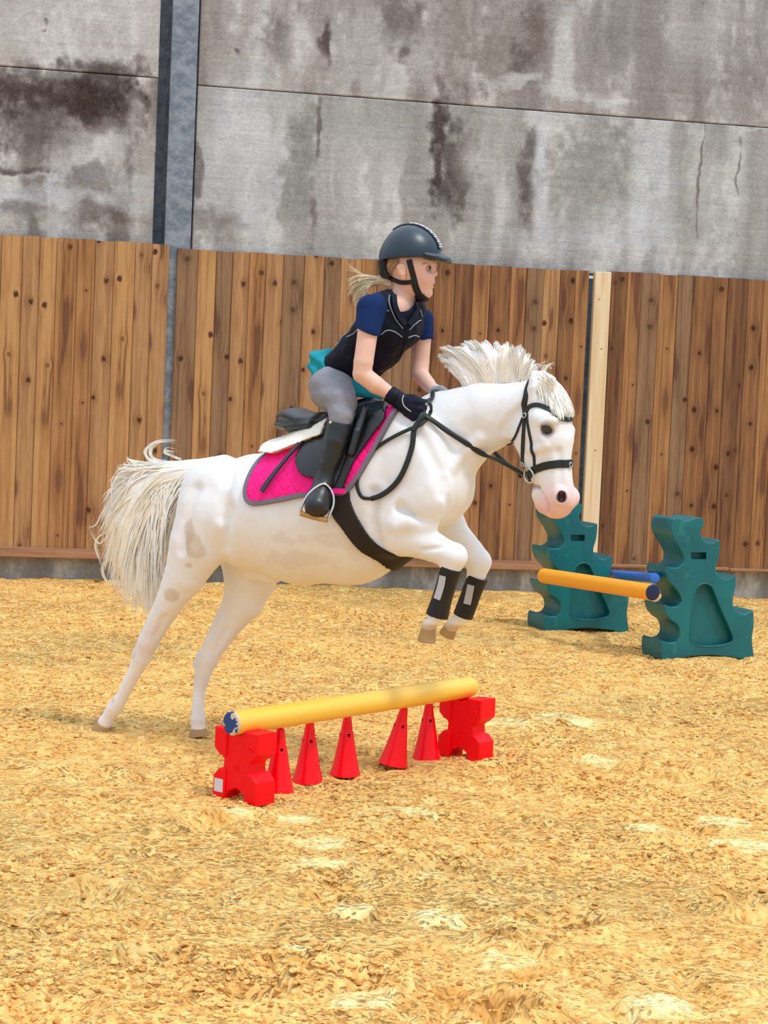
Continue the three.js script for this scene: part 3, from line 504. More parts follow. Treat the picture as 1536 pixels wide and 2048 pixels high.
// quarters and hind legs
run(pony, PF, [[430, 985, .08, 72, .09], [424, 1030, .1, 76, .095], [395, 1090, .11, 60, .085], [372, 1145, .105, 45, .066], [344, 1196, .1, 30, .05], [318, 1243, .09, 24, .04], [297, 1283, .085, 20.5, .037]], 0.03);
run(pony, PF, [[297, 1283, .085, 20.5, .036], [283, 1316, .08, 18.5, .034], [268, 1346, .075, 13.5, .026], [246, 1390, .065, 11.5, .023], [229, 1416, .06, 15, .029], [217, 1434, .06, 12.5, .026], [210, 1446, .06, 15, .031]], 0.016);
run(pony, PF, [[284, 1290, .085, 9, .016], [272, 1308, .08, 8, .014]], 0.018);
run(pony, PF, [[490, 1040, -.09, 80, .085], [500, 1100, -.1, 70, .085], [500, 1155, -.1, 56, .075], [487, 1200, -.1, 44, .06], [460, 1240, -.095, 31, .048], [434, 1284, -.085, 24, .04], [416, 1316, -.08, 21, .037]], 0.045);
run(pony, PF, [[416, 1316, -.08, 21, .036], [406, 1346, -.075, 17, .032], [399, 1378, -.07, 13, .025], [396, 1416, -.06, 12.5, .024], [396, 1438, -.06, 15, .029], [396, 1452, -.06, 14, .027], [396, 1460, -.06, 16, .031]], 0.016);
run(pony, PF, [[400, 1314, -.08, 10, .016], [393, 1330, -.08, 9, .014]], 0.018);
run(pony, PF, [[505, 1140, 0, 22, .035], [545, 1152, 0, 16, .03]], 0.03);               // sheath
run(pony, PF, [[446, 940, 0, 30, .05], [410, 938, 0, 22, .04], [372, 936, 0, 16, .03]], 0.03);   // dock
// muscle lines
run(pony, PF, [[895, 930, .055, 16, .03], [878, 1000, .09, 22, .03]], 0.03);
run(pony, PF, [[900, 1000, 0, 5, .012], [893, 968, .03, 4, .01]], 0.03, -1);
run(pony, PF, [[458, 1020, .2, 5, .02], [446, 1092, .185, 4, .02]], 0.045, -1);       // fold of the flank
run(pony, PF, [[800, 1016, .19, 7, .02], [845, 1044, .165, 6, .02]], 0.03, -1);
// head
run(pony, HF, [[1078, 800, 0, 44, .066], [1096, 842, 0, 46, .082], [1104, 880, 0, 42, .076], [1108, 925, 0, 35, .055], [1112, 968, 0, 35, .048], [1113, 990, 0, 37, .05]], 0.03);
for (const s of [1, -1]) {
  run(pony, HF, [[1060, 868, .042 * s, 45, .03], [1066, 905, .035 * s, 30, .026], [1078, 945, .026 * s, 24, .024]], 0.028);
  run(pony, HF, [[1078, 838, .068 * s, 10, .018], [1110, 842, .066 * s, 9, .016]], 0.022);          // brow
  run(pony, HF, [[1090, 880, .066 * s, 5, .012], [1080, 930, .046 * s, 4, .01]], 0.025);          // cheek bone
}
run(pony, HF, [[1136, 866, -.066, 13, .016]], 0.02);                                 // brow of the far eye
run(pony, HF, [[1088, 990, 0, 25, .036], [1092, 1006, 0, 23, .034], [1104, 1014, 0, 21, .035]], 0.02);           // lower jaw and chin
run(pony, HF, [[1122, 1000, 0, 31, .047], [1118, 1010, 0, 26, .044]], 0.02);                             // upper lip
// muscle and bone relief, laid on the measured surface
const relief = (list, r, out, k = 0.03, op = -1) => { const q = list.map(([x, y]) => { const s = survey(pony, x, y), n = grad(pony.d, s); return s.addScaledVector(n, out * metre(s)); }), g = ++groups, m = r * metre(q[0]), later = []; for (let i = 0; i < q.length - 1; i++) later.push([q[i], q[i + 1]]); reliefs.push(() => later.forEach(([a, b]) => pony.bone(a, m, m, b, m, m, PF.n, k, op, g))); }, reliefs = [];
relief([[806, 835], [846, 880], [878, 940], [886, 985]], 6, 3, 0.035);           // front edge of the shoulder
relief([[800, 1018], [838, 1042], [872, 1062]], 5, 2, 0.02);                      // arm from breast
relief([[748, 985], [744, 1035], [756, 1082]], 6, 3, 0.03);                       // behind the elbow
relief([[392, 980], [372, 1040], [362, 1100]], 6, 3, 0.035);                      // hamstring
relief([[470, 925], [452, 975], [446, 1030]], 7, 4, 0.04);                        // hip to flank
relief([[893, 962], [899, 985], [890, 1030]], 4, 2, 0.02);
relief([[908, 1090], [880, 1096], [846, 1100]], 3, 1.5, 0.012);                   // tendon along the forearm
relief([[1010, 862], [1022, 838], [1046, 818]], 5, 3, 0.025);                     // behind the cheek
relief([[860, 1052], [820, 1046], [790, 1050]], 12, -8, 0.03, 1);                 // muscle of the forearm
relief([[960, 880], [925, 905], [905, 935]], 7, -4, 0.03, 1);                     // side of the throat
relief([[1118, 905], [1122, 935], [1121, 965]], 4, 2, 0.02);                      // hollow beside the nose
relief([[1060, 900], [1078, 898], [1092, 893]], 4, -2.6, 0.02, 1);                 // facial crest
relief([[330, 1235], [312, 1270]], 5, 3, 0.02); relief([[452, 1262], [432, 1298]], 5, 3, 0.02);
reliefs.forEach((f) => f());
const headBare = new Solid(); headBare.b = pony.b.slice();
const mirror = (p) => p.clone().addScaledVector(HF.n, -2 * p.clone().sub(HF.o).dot(HF.n));
const eyeC = survey(headBare, 1093, 859), nosC = survey(headBare, 1123, 994), EYEN = grad(headBare.d, eyeC), NOSN = grad(headBare.d, nosC), mir = (n) => n.clone().addScaledVector(HF.n, -2 * n.dot(HF.n));
const px = metre(eyeC);
const eyes = [], mouth = [[1070, 972], [1078, 974], [1084, 986], [1091, 1000], [1097, 1012], [1097, 1026]].map(([x, y]) => survey(headBare, x, y));
for (const [f, g] of [[(p) => p.clone(), (n) => n.clone()], [mirror, mir]]) {
  const e = f(eyeC), en = g(EYEN), n = f(nosC), nn = g(NOSN), tang = f(survey(headBare, 1106, 866)).sub(f(survey(headBare, 1080, 853))).normalize();
  const a = e.clone().addScaledVector(tang, -10 * px), b = e.clone().addScaledVector(tang, 11 * px);
  pony.bone(a.clone().addScaledVector(en, -.004).add(V(0, 8 * px, 0)), 6 * px, 6 * px, b.clone().addScaledVector(en, -.004).add(V(0, 6 * px, 0)), 6 * px, 6 * px, en, 0.014);
  pony.bone(a.clone().addScaledVector(en, .004), 4 * px, 5 * px, b.clone().addScaledVector(en, .004), 4 * px, 5 * px, en, 0.008, -1);
  eyes.push([e.clone().addScaledVector(en, -.0105), en, tang]);
  pony.ball(n.clone().addScaledVector(nn, -.006), 17 * px, nn, 12 * px, 0.014);
  pony.bone(n.clone().add(V(0, 5 * px, 0)).addScaledVector(nn, .006), 7.5 * px, 14 * px, n.clone().add(V(0, -3 * px, 0)).addScaledVector(nn, .006), 8 * px, 14 * px, nn, 0.006, -1);
  for (let i = 0; i < mouth.length - 1; i++) pony.bone(f(mouth[i]), 2.2 * px, 4 * px, f(mouth[i + 1]), 2.2 * px, 4 * px, en, 0.008, -1);
}
for (const [F, s] of [[HF, 1], [HF, -1]]) {                                 // ears
  const x = s > 0 ? 0 : 4; 
  run(pony, F, [[1069 + x, 798, .052 * s, 13, .02], [1068 + x, 776, .056 * s, 13.5, .019], [1067 + x, 760, .057 * s, 9, .013], [1067 + x, 745, .056 * s, 3, .005]], 0.012);
  run(pony, F, [[1076 + x, 786, .07 * s, 6, .012], [1075 + x, 768, .072 * s, 6, .012], [1070 + x, 754, .068 * s, 3, .007]], 0.006, -1);
}
const earIn = []; for (const s of [1, -1]) for (const [x, y, w, r] of [[1076, 784, .072, .012], [1076, 776, .073, .012], [1075, 768, .074, .011], [1073, 761, .072, .009], [1071, 755, .07, .006]]) earIn.push([at(HF, x + (s < 0 ? 4 : 0), y, w * s), r]);
const near = (a, x, y, z, r) => Math.hypot(x - a.x, y - a.y, z - a.z) / r;
const STAINS = [[374, 1062, 15, 22], [384, 1098, 22, 26], [342, 1190, 16, 12], [372, 1085, 10, 30], [267, 1312, 5, 10], [226, 1400, 6, 6], [378, 1130, 12, 8], [655, 1082, 60, 14], [560, 1075, 26, 16], [720, 1105, 34, 16], [600, 1120, 80, 20], [950, 845, 40, 14], [820, 1052, 26, 10]].map(([x, y, a, b], i) => ({ p: survey(pony, x, y), a: a * px * 1.1, b: b * px * 1.1, k: i < 7 ? 0.85 : 0.3 }));
const nosM = mirror(nosC), muz = at(HF, 1118, 1012), hoofs = [[858, 1266, .12, 30], [905, 1265, -.12, 30], [207, 1456, .06, 22], [396, 1470, -.06, 20]].map(([x, y, w, r]) => [pp(x, y, w), r * px]);
const eyeM = mirror(eyeC);
function coat(x, y, z) {
  const n = noise3(x * 9, y * 9, z * 9), f = noise3(x * 60, y * 60, z * 60), m = noise3(x * 26 + 3, y * 26, z * 26);
  let c = [0.865 + 0.02 * f, 0.87 + 0.02 * f, 0.875 + 0.02 * f];
  const skin = sstep(0.62, 0.3, y) * sstep(-0.3, 0.4, n + 0.25); c = mixc(c, [0.74, 0.64, 0.62], 0.45 * skin);      // thin coated, pinkish lower legs
  const dm = near(muz, x, y, z, 1) + 0.012 * m; c = mixc(c, [0.86, 0.52, 0.48], 0.85 * sstep(0.115, 0.05, dm)); c = mixc(c, [0.72, 0.42, 0.4], 0.5 * sstep(0.075, 0.025, dm + 0.02 * m));
  for (const q of [nosC, nosM]) c = mixc(c, [0.1, 0.04, 0.045], sstep(0.0235, 0.0165, near(q, x, y, z, 1)));
  for (const q of [eyeC, eyeM]) { const d = near(q, x, y, z, 1); c = mixc(c, [0.3, 0.26, 0.27], 0.75 * sstep(0.032, 0.02, d + 0.006 * m)); c = mixc(c, [0.06, 0.05, 0.05], sstep(0.021, 0.016, d)); }
  for (let i = 0; i < 2; i++) { const q = mouth[i]; c = mixc(c, [0.32, 0.2, 0.2], 0.6 * sstep(0.018, 0.008, near(q, x, y, z, 1) + 0.006 * m)); }
  for (const s of STAINS) { const dx = x - s.p.x, dy = y - s.p.y, dz = z - s.p.z, d = Math.sqrt((dx * dx + dz * dz) / (s.a * s.a) + dy * dy / (s.b * s.b)) + 0.45 * m + 0.3 * n + 0.15 * f; c = mixc(c, [0.62, 0.49, 0.35], s.k * 0.75 * sstep(1.1, 0.6, d)); }
  for (const [q, r] of earIn) { const k = sstep(r * 1.35, r * 0.9, near(q, x, y, z, 1) + 0.002 * m); c = mixc(c, [0.55, 0.43, 0.31], k * 0.85); }
  for (const [q, r] of hoofs) c = mixc(c, [0.62, 0.44, 0.24], 0.9 * sstep(1.05, 0.8, near(q, x, y, z, r) + 0.15 * m));
  return c;
}
const ponyBase = PO.clone().setY(0);
const coatM = new THREE.MeshPhysicalMaterial({ color: 0xffffff, roughness: 0.62, vertexColors: true, sheen: 0.25, sheenColor: new THREE.Color(1, 1, 1), sheenRoughness: 0.5 });
const horse = thing('pony', 'white pony in mid-jump with streaming cream mane and tail, forelegs tucked up', 'pony', ponyBase);
{
  const lo = V(1e9, 1e9, 1e9), hi = V(-1e9, -1e9, -1e9);
  for (const q of pony.b) if (q.op > 0) for (const t of [0, 1]) { const r = Math.max(q.ra, q.rb, q.wa, q.wb) + 0.02, p = V(q.ax + q.dx * t, q.ay + q.dy * t, q.az + q.dz * t); lo.min(p.clone().subScalar(r)); hi.max(p.clone().addScalar(r)); }
  lo.y = Math.max(lo.y, -0.03);
  const cut = pp(1010, 830);                                                // body and head are meshed at two grain sizes and overlap inside the neck
  const hide = (x, y, z) => 0.0022 * noise3(x * 10, y * 10, z * 10) + 0.0008 * noise3(x * 28, y * 28, z * 28);
  const isHead = (x, y, z) => { const u = (x - cut.x) * PF.h.x + (z - cut.z) * PF.h.z, v = y - cut.y; return u * 0.9 + v * 0.12 > 0 && v > -0.5; };
  const bodyS = custom([pony], ([f]) => (x, y, z) => Math.max(f(x, y, z) + hide(x, y, z), isHead(x, y, z) ? ((x - cut.x) * PF.h.x + (z - cut.z) * PF.h.z) * 0.9 + (y - cut.y) * 0.12 - 0.004 : -1));
  const headS = custom([pony], ([f]) => (x, y, z) => Math.max(f(x, y, z) + hide(x, y, z), -((x - cut.x) * PF.h.x + (z - cut.z) * PF.h.z) * 0.9 - (y - cut.y) * 0.12 - 0.004, -(y - cut.y) - 0.5));
  const g1 = meshOf(bodyS, lo, hi, 0.0075, { color: coat }), hl = at(HF, 990, 1050, -.15).min(at(HF, 1170, 730, .15)).min(at(HF, 990, 1050, .15)), hh = at(HF, 1180, 735, .15).max(at(HF, 990, 735, -.15)).max(at(HF, 1180, 735, -.15)).max(at(HF, 990, 735, .15));
  hl.y = at(HF, 1000, 1060).y; hl.addScalar(-0.06); hh.addScalar(0.06);
  const g2 = meshOf(headS, hl, hh, 0.0042, { color: coat });
  part(horse, 'body', mergeGeometries([g1, g2]), coatM);
}
{
  const eyeM2 = std(0x140d0a, 0.08, { clearcoat: 1, clearcoatRoughness: 0.03 });
  for (const [p, n, t] of eyes) { const g = new THREE.SphereGeometry(0.0185, 24, 16); g.scale(1.15, 0.9, 0.85); const q = new THREE.Matrix4().makeBasis(t, n.clone().cross(t).normalize(), n); g.applyMatrix4(q); g.translate(p.x, p.y, p.z); part(horse, 'eye', g, eyeM2, { label: 'dark glossy eye' }); }
}
// hooves
{
  const hoofM = std(0xb08f63, 0.7);
  const specs = [[858, 1252, .12, 853, 1284, 14, 18, 'ochre sand-dusted hoof'], [903, 1253, -.12, 893, 1272, 13, 16, 'ochre sand-dusted hoof'], [210, 1444, .06, 203, 1462, 15, 20], [396, 1458, -.06, 398, 1473, 16, 20]];
  for (const [x0, y0, w, x1, y1, r0, r1, l] of specs) {
    const a = pp(x0, y0, w), b = pp(x1, y1, w), d = b.clone().sub(a), len = d.length(), s = metre(a);
    const g = new THREE.LatheGeometry([[r0 * s * 0.9, -0.004], [r0 * s, 0.003], [r1 * s, len * 0.95], [r1 * s * 0.92, len], [0, len]].map(([x, y]) => new THREE.Vector2(x, y)), 22);
    g.scale(1, 1, 1.08); g.applyQuaternion(new THREE.Quaternion().setFromUnitVectors(V(0, 1, 0), d.normalize())); g.translate(a.x, a.y, a.z); part(horse, 'hoof', g, hoofM, l ? { label: l } : {});
  }
}
const boundsOf = (S, grow = 0.02) => { const lo = V(1e9, 1e9, 1e9), hi = V(-1e9, -1e9, -1e9); for (const q of S.b) if (q.op > 0) for (const t of [0, 1]) { const r = Math.max(q.ra, q.rb, q.wa, q.wb) + grow, p = V(q.ax + q.dx * t, q.ay + q.dy * t, q.az + q.dz * t); lo.min(p.clone().subScalar(r)); hi.max(p.clone().addScalar(r)); } return [lo, hi]; };
const uOf = (x, z) => (x - PO.x) * PF.h.x + (z - PO.z) * PF.h.z, wOf = (x, z) => (x - PO.x) * PF.n.x + (z - PO.z) * PF.n.z;
// hair: every strand is a tapered tube
const hairM = new THREE.MeshPhysicalMaterial({ color: 0xffffff, roughness: 0.9, vertexColors: true, specularIntensity: 0.6 });
const hairTone = () => { const t = rnd(), k = rr(0.93, 1); return mixc([0.97, 0.96, 0.93], [0.96, 0.88, 0.7], t * t).map((v) => v * k); };
const bez = (p, n) => new THREE.CubicBezierCurve3(...p).getPoints(n);
{
  const tail = new Soup();
  const strand = (pts, r, n = 12) => { const c = hairTone(); tail.tube(bez(pts, n), (t) => r * (0.35 + 0.75 * Math.sin(Math.min(1, t * 1.4 + .12) * Math.PI * 0.62)) * (t > 0.6 ? 1 - (t - 0.6) * 2.1 : 1), 4, c); };
  const edge = new THREE.CatmullRomCurve3([[262, 905], [222, 960], [206, 1030], [203, 1095], [212, 1150], [236, 1190], [262, 1215], [292, 1226], [308, 1200], [318, 1160]].map(([x, y]) => V(x, y, 0)));
  for (let i = 0; i < 1000; i++) {
    const s = rnd(), dockx = mix(340, 430, rnd()), docky = 921 + (dockx - 340) * 0.16 + rr(0, 22), e = edge.getPoint(Math.pow(s, 0.8)), inn = Math.pow(rnd(), 1.7) * 0.42, ex = mix(e.x, 335, inn) + rr(-9, 9), ey = mix(e.y, 1085, inn) + rr(-12, 12);
    const w = rr(-.075, .075), w0 = w * 0.3, sweep = rr(0.55, 1.05), low = s;
    const c1x = mix(dockx, 268, sweep * (0.9 - low * 0.15)), c1y = docky - rr(-4, 12) + low * 6, c2x = mix(ex, 236, 0.55) + low * 34 * rr(0.4, 1.1) + inn * 90, c2y = mix(docky, ey, 0.42);
    strand([pp(dockx, docky, w0), pp(c1x, c1y, w * 0.8), pp(c2x, c2y, w), pp(ex, ey, w * 1.05)], rr(.0018, .0042), 12);
  }
  for (let i = 0; i < 260; i++) {                         // shorter inner hair close to the thigh
    const x0 = rr(350, 428), y0 = 930 + (x0 - 350) * 0.1 + rr(0, 24), x1 = rr(305, 356), y1 = rr(1020, 1205) , w = rr(-.05, .04); if (x1 > 372 - (y1 - 1000) * 0.28) continue;
    strand([pp(x0, y0, w * .4), pp(mix(x0, x1, .45), y0 + 6, w), pp(mix(x0, x1, .85), mix(y0, y1, .4), w), pp(x1, y1, w)], rr(.002, .0038), 10);
  }
  for (const [a, b, c, d, k] of [[[330, 925], [270, 930], [278, 872], [352, 884], 7], [[330, 925], [285, 918], [296, 884], [330, 881], 5], [[360, 922], [318, 905], [322, 893], [350, 903], 4], [[300, 940], [205, 915], [222, 1010], [236, 1040], 9], [[300, 940], [225, 930], [214, 985], [262, 1010], 6], [[240, 1000], [190, 1010], [205, 1060], [178, 1052], 3], [[235, 1050], [196, 1080], [205, 1110], [182, 1060], 3], [[228, 1060], [170, 1075], [196, 1100], [200, 1130], 4], [[225, 1110], [190, 1130], [212, 1170], [222, 1165], 4], [[250, 940], [196, 960], [250, 1010], [226, 1020], 4]])
    for (let i = 0; i < k; i++) { const w = rr(-.05, .05), j = () => rr(-5, 5); strand([pp(a[0] + j(), a[1] + j(), w), pp(b[0] + j(), b[1] + j(), w), pp(c[0] + j(), c[1] + j(), w), pp(d[0] + j(), d[1] + j(), w)], rr(.0012, .0022), 16); }
  const core = new Solid(); run(core, PF, [[400, 944, 0, 24, .04], [340, 952, 0, 30, .055], [292, 985, 0, 45, .068], [268, 1050, 0, 53, .072], [269, 1110, 0, 50, .066], [284, 1165, 0, 34, .05], [298, 1204, 0, 13, .025]], 0.03); run(core, PF, [[360, 960, 0, 24, .03], [330, 1030, 0, 34, .035], [314, 1110, 0, 24, .03]], 0.03);
  const flow = (x, y, z) => { const u = uOf(x, z), v = y, a = Math.atan2(v - 1.02, u + 0.02); const am = sstep(0.1, 0.3, Math.hypot(v - 1.02, u)); return am * (0.009 * noise2(a * 26 + wOf(x, z) * 30, Math.hypot(v - 1.02, u) * 5) + 0.005 * noise2(a * 70 + wOf(x, z) * 60, Math.hypot(v - 1.02, u) * 8)); };
  const [clo, chi] = boundsOf(core), cg = meshOf(custom([core], ([f]) => (x, y, z) => f(x, y, z) - flow(x, y, z)), clo, chi, 0.006, { color: (x, y, z) => { const n = noise3(x * 14, y * 14, z * 14); return mixc([0.95, 0.93, 0.88], [0.93, 0.85, 0.7], clamp(0.4 + n, 0, 1)); } }); cg.deleteAttribute('uv');
  part(horse, 'tail', mergeGeometries([cg, tail.geo()]), hairM, { label: 'long wavy cream tail streaming behind' });
  // mane: fan of locks thrown up along the crest
  const mane = new Soup(), tips = new THREE.CatmullRomCurve3([[908, 750], [882, 722], [884, 700], [912, 690], [948, 684], [990, 683], [1026, 688], [1050, 702], [1066, 722], [1074, 738]].map(([x, y]) => V(x, y, 0)));
  for (let l = 0; l < 34; l++) {
    const s = (l + 0.5) / 34, T = tips.getPoint(clamp(s + rr(-.012, .012), 0, 1)), k = rr(0.93, 1.07), wl = rr(-.034, .034), tone0 = hairTone();
    for (let i = 0; i < 34; i++) {
      const b = clamp(s + rr(-.05, .05), 0, 1), bx = mix(926, 1062, Math.pow(b, 0.9)), by = 768 - 4 * Math.sin(b * 3.1) - b * 8, w0 = rr(-.02, .02), q = rr(-1, 1), ix = mix(bx, T.x, k) + q * 3, iy = mix(by, T.y, k) + rr(-3, 3), c = mixc(hairTone(), tone0, 0.6), r = rr(.0018, .0036);
      const pts = bez([pp(bx, by + 6, w0), pp(mix(bx, ix, .25), mix(by, iy, .42), w0 + wl * .3), pp(mix(bx, ix, .62) + q * 4, mix(by, iy, .8) - 4, wl * .8 + w0 * .7), pp(ix, iy, wl + rr(-.004, .004))], 9);
      mane.tube(pts, (t) => r * (t > 0.5 ? 1 - (t - 0.5) * 1.8 : 1), 4, c);
    }
  }
  const mcore = new Solid(); run(mcore, PF, [[938, 760, 0, 14, .024], [915, 730, 0, 19, .024], [902, 712, 0, 8, .014]], 0.02); run(mcore, PF, [[952, 755, 0, 20, .026], [940, 722, 0, 22, .026], [932, 700, 0, 10, .014]], 0.02); run(mcore, PF, [[985, 755, 0, 22, .024], [978, 722, 0, 24, .026], [970, 699, 0, 11, .014]], 0.02); run(mcore, PF, [[1020, 752, 0, 22, .024], [1014, 722, 0, 23, .026], [1006, 701, 0, 11, .014]], 0.02); run(mcore, PF, [[1052, 752, 0, 16, .024], [1048, 732, 0, 16, .024], [1040, 714, 0, 9, .014]], 0.02);
  const mflow = (x, y, z) => { const u = uOf(x, z) - uOf(pp(1000, 800).x, pp(1000, 800).z), v = y - pp(1000, 860).y, a = Math.atan2(v, u); return 0.004 * noise2(a * 30 + wOf(x, z) * 20, v * 4) + 0.002 * noise2(a * 80 + wOf(x, z) * 30, v * 6); };
  const [mlo, mhi] = boundsOf(mcore), mg = meshOf(custom([mcore], ([f]) => (x, y, z) => f(x, y, z) - mflow(x, y, z)), mlo, mhi, 0.005, { color: (x, y, z) => { const n = noise3(x * 14, y * 14, z * 14); return mixc([0.96, 0.94, 0.9], [0.94, 0.85, 0.68], clamp(0.3 + n, 0, 1)); } }); mg.deleteAttribute('uv');
  part(horse, 'mane', mergeGeometries([mg, mane.geo()]), hairM, { label: 'cream mane fanned upright along the crest' });
  const lock = new Soup();
  for (let i = 0; i < 1000; i++) {
    const s = rnd(), w = mix(-.07, .075, s), x0 = 1068 + rr(-6, 20), y0 = 748 + rr(-6, 10), tt = Math.pow(rnd(), 0.75), x1 = mix(1086, 1147, tt) + rr(-8, 6), y1 = Math.min(mix(782, 842, rnd() * 0.6 + tt * 0.4), 803 + (x1 - 1075) * 0.47), p0 = at(HF, x0, y0, w * 0.5);
    const mid = [at(HF, mix(x0, x1, .45) + rr(-4, 6), mix(y0, y1, .18), w), at(HF, mix(x0, x1, .85), mix(y0, y1, .55), w)], end = at(HF, x1, y1, w * 1.1);
    const pts = bez([p0, ...mid, end], 10).map((p, k) => { const d = pony.d(p.x, p.y, p.z), o = 0.004 + 0.004 * (i % 5) * 0.5; if (d < o || (k > 3 && d > o + 0.01)) lift(pony, p, o); return p; }), r = rr(.0018, .0036), c = hairTone().map((v) => Math.min(0.98, v * 1.04 + 0.01));
    lock.tube(pts, (t) => r * (t > 0.6 ? 1 - (t - 0.6) * 2 : 1), 4, c);
  }
  for (let i = 0; i < 22; i++) { const x = rr(1062, 1092), x1 = x + rr(6, 26); lock.tube(bez([at(HF, x, 752, 0), at(HF, x + 2, 738, 0), at(HF, x1 - 6, rr(716, 728), rr(-.03, .03)), at(HF, x1, rr(722, 740), rr(-.03, .03))], 8), (t) => .0014 * (1 - t * .7), 4, hairTone()); }
  part(horse, 'forelock', lock.geo(), hairM, { label: 'wavy white forelock over the brow' });
}
// ---------------------------------------------------------------- tack
const LEATHER = std(0x17191c, 0.38, { clearcoat: 0.3, clearcoatRoughness: 0.35 }), STRAP = std(0x16201c, 0.5), STEEL = std(0xd8dadd, 0.22, { metalness: 1 });
const side = (list, w = .2) => list.map(([x, y]) => { const p = at(PF, x, y, w); return [p.clone().sub(PO).dot(PF.h), p.y]; });
const barrel = new Solid(); run(barrel, PF, TRUNK, 0.05); run(barrel, PF, NECK.slice(0, 2), 0.06); run(barrel, PF, [[812, 880, .125, 66, .05], [850, 985, .135, 60, .055], [790, 1050, .13, 56, .06]], 0.045); run(barrel, PF, [[430, 985, .08, 72, .09], [424, 1030, .1, 76, .095]], 0.045);
run(barrel, PF, [[812, 880, -.125, 66, .05], [850, 985, -.135, 60, .055]], 0.045);
const boxAround = (list, w0, w1, grow = 0.03) => { const lo = V(1e9, 1e9, 1e9), hi = V(-1e9, -1e9, -1e9); for (const [x, y] of list) for (const w of [w0, w1]) { const p = pp(x, y, w); lo.min(p); hi.max(p); } return [lo.subScalar(grow), hi.addScalar(grow)]; };
function shell(base, poly, in0, out0, ripple) { const f2 = polySdf(poly); return custom([base], ([f]) => (x, y, z) => { const d = f(x, y, z), u = uOf(x, z); return Math.max(d - out0 - (ripple ? ripple(u, y) : 0), in0 - d, f2(u, y)); }); }
const PAD = [[512, 900], [500, 920], [494, 944], [492, 980], [498, 1000], [508, 1006], [560, 1000], [610, 990], [668, 988], [694, 985], [702, 976], [717, 955], [735, 920], [752, 884], [771, 841], [779, 822], [774, 806], [740, 800], [690, 815], [650, 835], [597, 872], [560, 880]];
{
  const pts = smooth([...PAD, PAD[0]].map(([x, y]) => V(x, y, 0)), 90).map((p) => [p.x, p.y]), poly = side(pts), [lo, hi] = boxAround(PAD, -.3, .3, 0.05);
  const quilt = (u, v) => -0.0022 * Math.max(0, 1 - Math.min(Math.abs(((u + v) * 18 % 1 + 1) % 1 - 0.5), Math.abs(((u - v) * 18 % 1 + 1) % 1 - 0.5)) * 7);
  const pad = thing('saddle_pad', 'hot pink quilted saddle pad with grey binding under the saddle', 'saddle pad', pp(610, 1000, 0));
  const PADM = new THREE.MeshPhysicalMaterial({ color: 0xff0a86, roughness: 0.85, sheen: 0.4, sheenColor: new THREE.Color(1, 0.3, 0.6), sheenRoughness: 0.6 });
  part(pad, 'cloth', meshOf(shell(barrel, poly, 0.0015, 0.013, quilt), lo, hi, 0.0055, { n: PF.n }), PADM);
  for (const s of [1, -1]) {
    const rim = smooth(PAD.slice(0, 17).map(([x, y]) => { const a = at(PF, x, y, .2), p = PO.clone().addScaledVector(PF.h, a.clone().sub(PO).dot(PF.h)); p.y = a.y; p.addScaledVector(PF.n, .32 * s); for (let i = 0; i < 90; i++) { const d = barrel.d(p.x, p.y, p.z) - 0.009; if (d < 0.0005) break; p.addScaledVector(PF.n, -s * Math.max(d * 0.8, 0.0005)); if (Math.abs(wOf(p.x, p.z)) < 0.02) break; } return p; }), 80);
    part(pad, 'binding', band(rim.map((p) => p.clone().addScaledVector(grad(barrel.d, p), -.003)), 0.017, 0.009, rim.map((p) => grad(barrel.d, p))), std(0x77707c, 0.8), { label: 'grey bound edge' });
  }
  // keeper loop low on the pad
  part(pad, 'girth_loop', strapOn(barrel, [survey(barrel, 668, 984), survey(barrel, 684, 984), survey(barrel, 696, 983)], 0.018, 0.006, 0.03, 8), PADM);
}
{
  const fleece = thing('fleece_half_pad', 'cream fleece half pad rolled out behind the saddle, over the pink pad', 'half pad', pp(565, 875, 0));
  const FL = [[528, 900], [521, 880], [528, 860], [560, 846], [604, 836], [652, 822], [656, 866], [606, 886], [560, 903]], [lo, hi] = boxAround(FL, -.25, .25, .06), fp = side(FL, .1);
  const fs = shell(barrel, fp, 0.01, 0.034); part(fleece, 'fleece', meshOf(custom([fs], ([f]) => (x, y, z) => f(x, y, z) - 0.006 + 0.002 * noise3(x * 110, y * 110, z * 110)), lo, hi, 0.005), std(0xfbf5e6, 0.95, { sheen: 0.5, sheenColor: new THREE.Color(1, 1, .9), sheenRoughness: 0.8 }));
}
const saddle = thing('saddle', 'black leather saddle with raised cantle on the pink pad', 'saddle', pp(670, 900, 0));
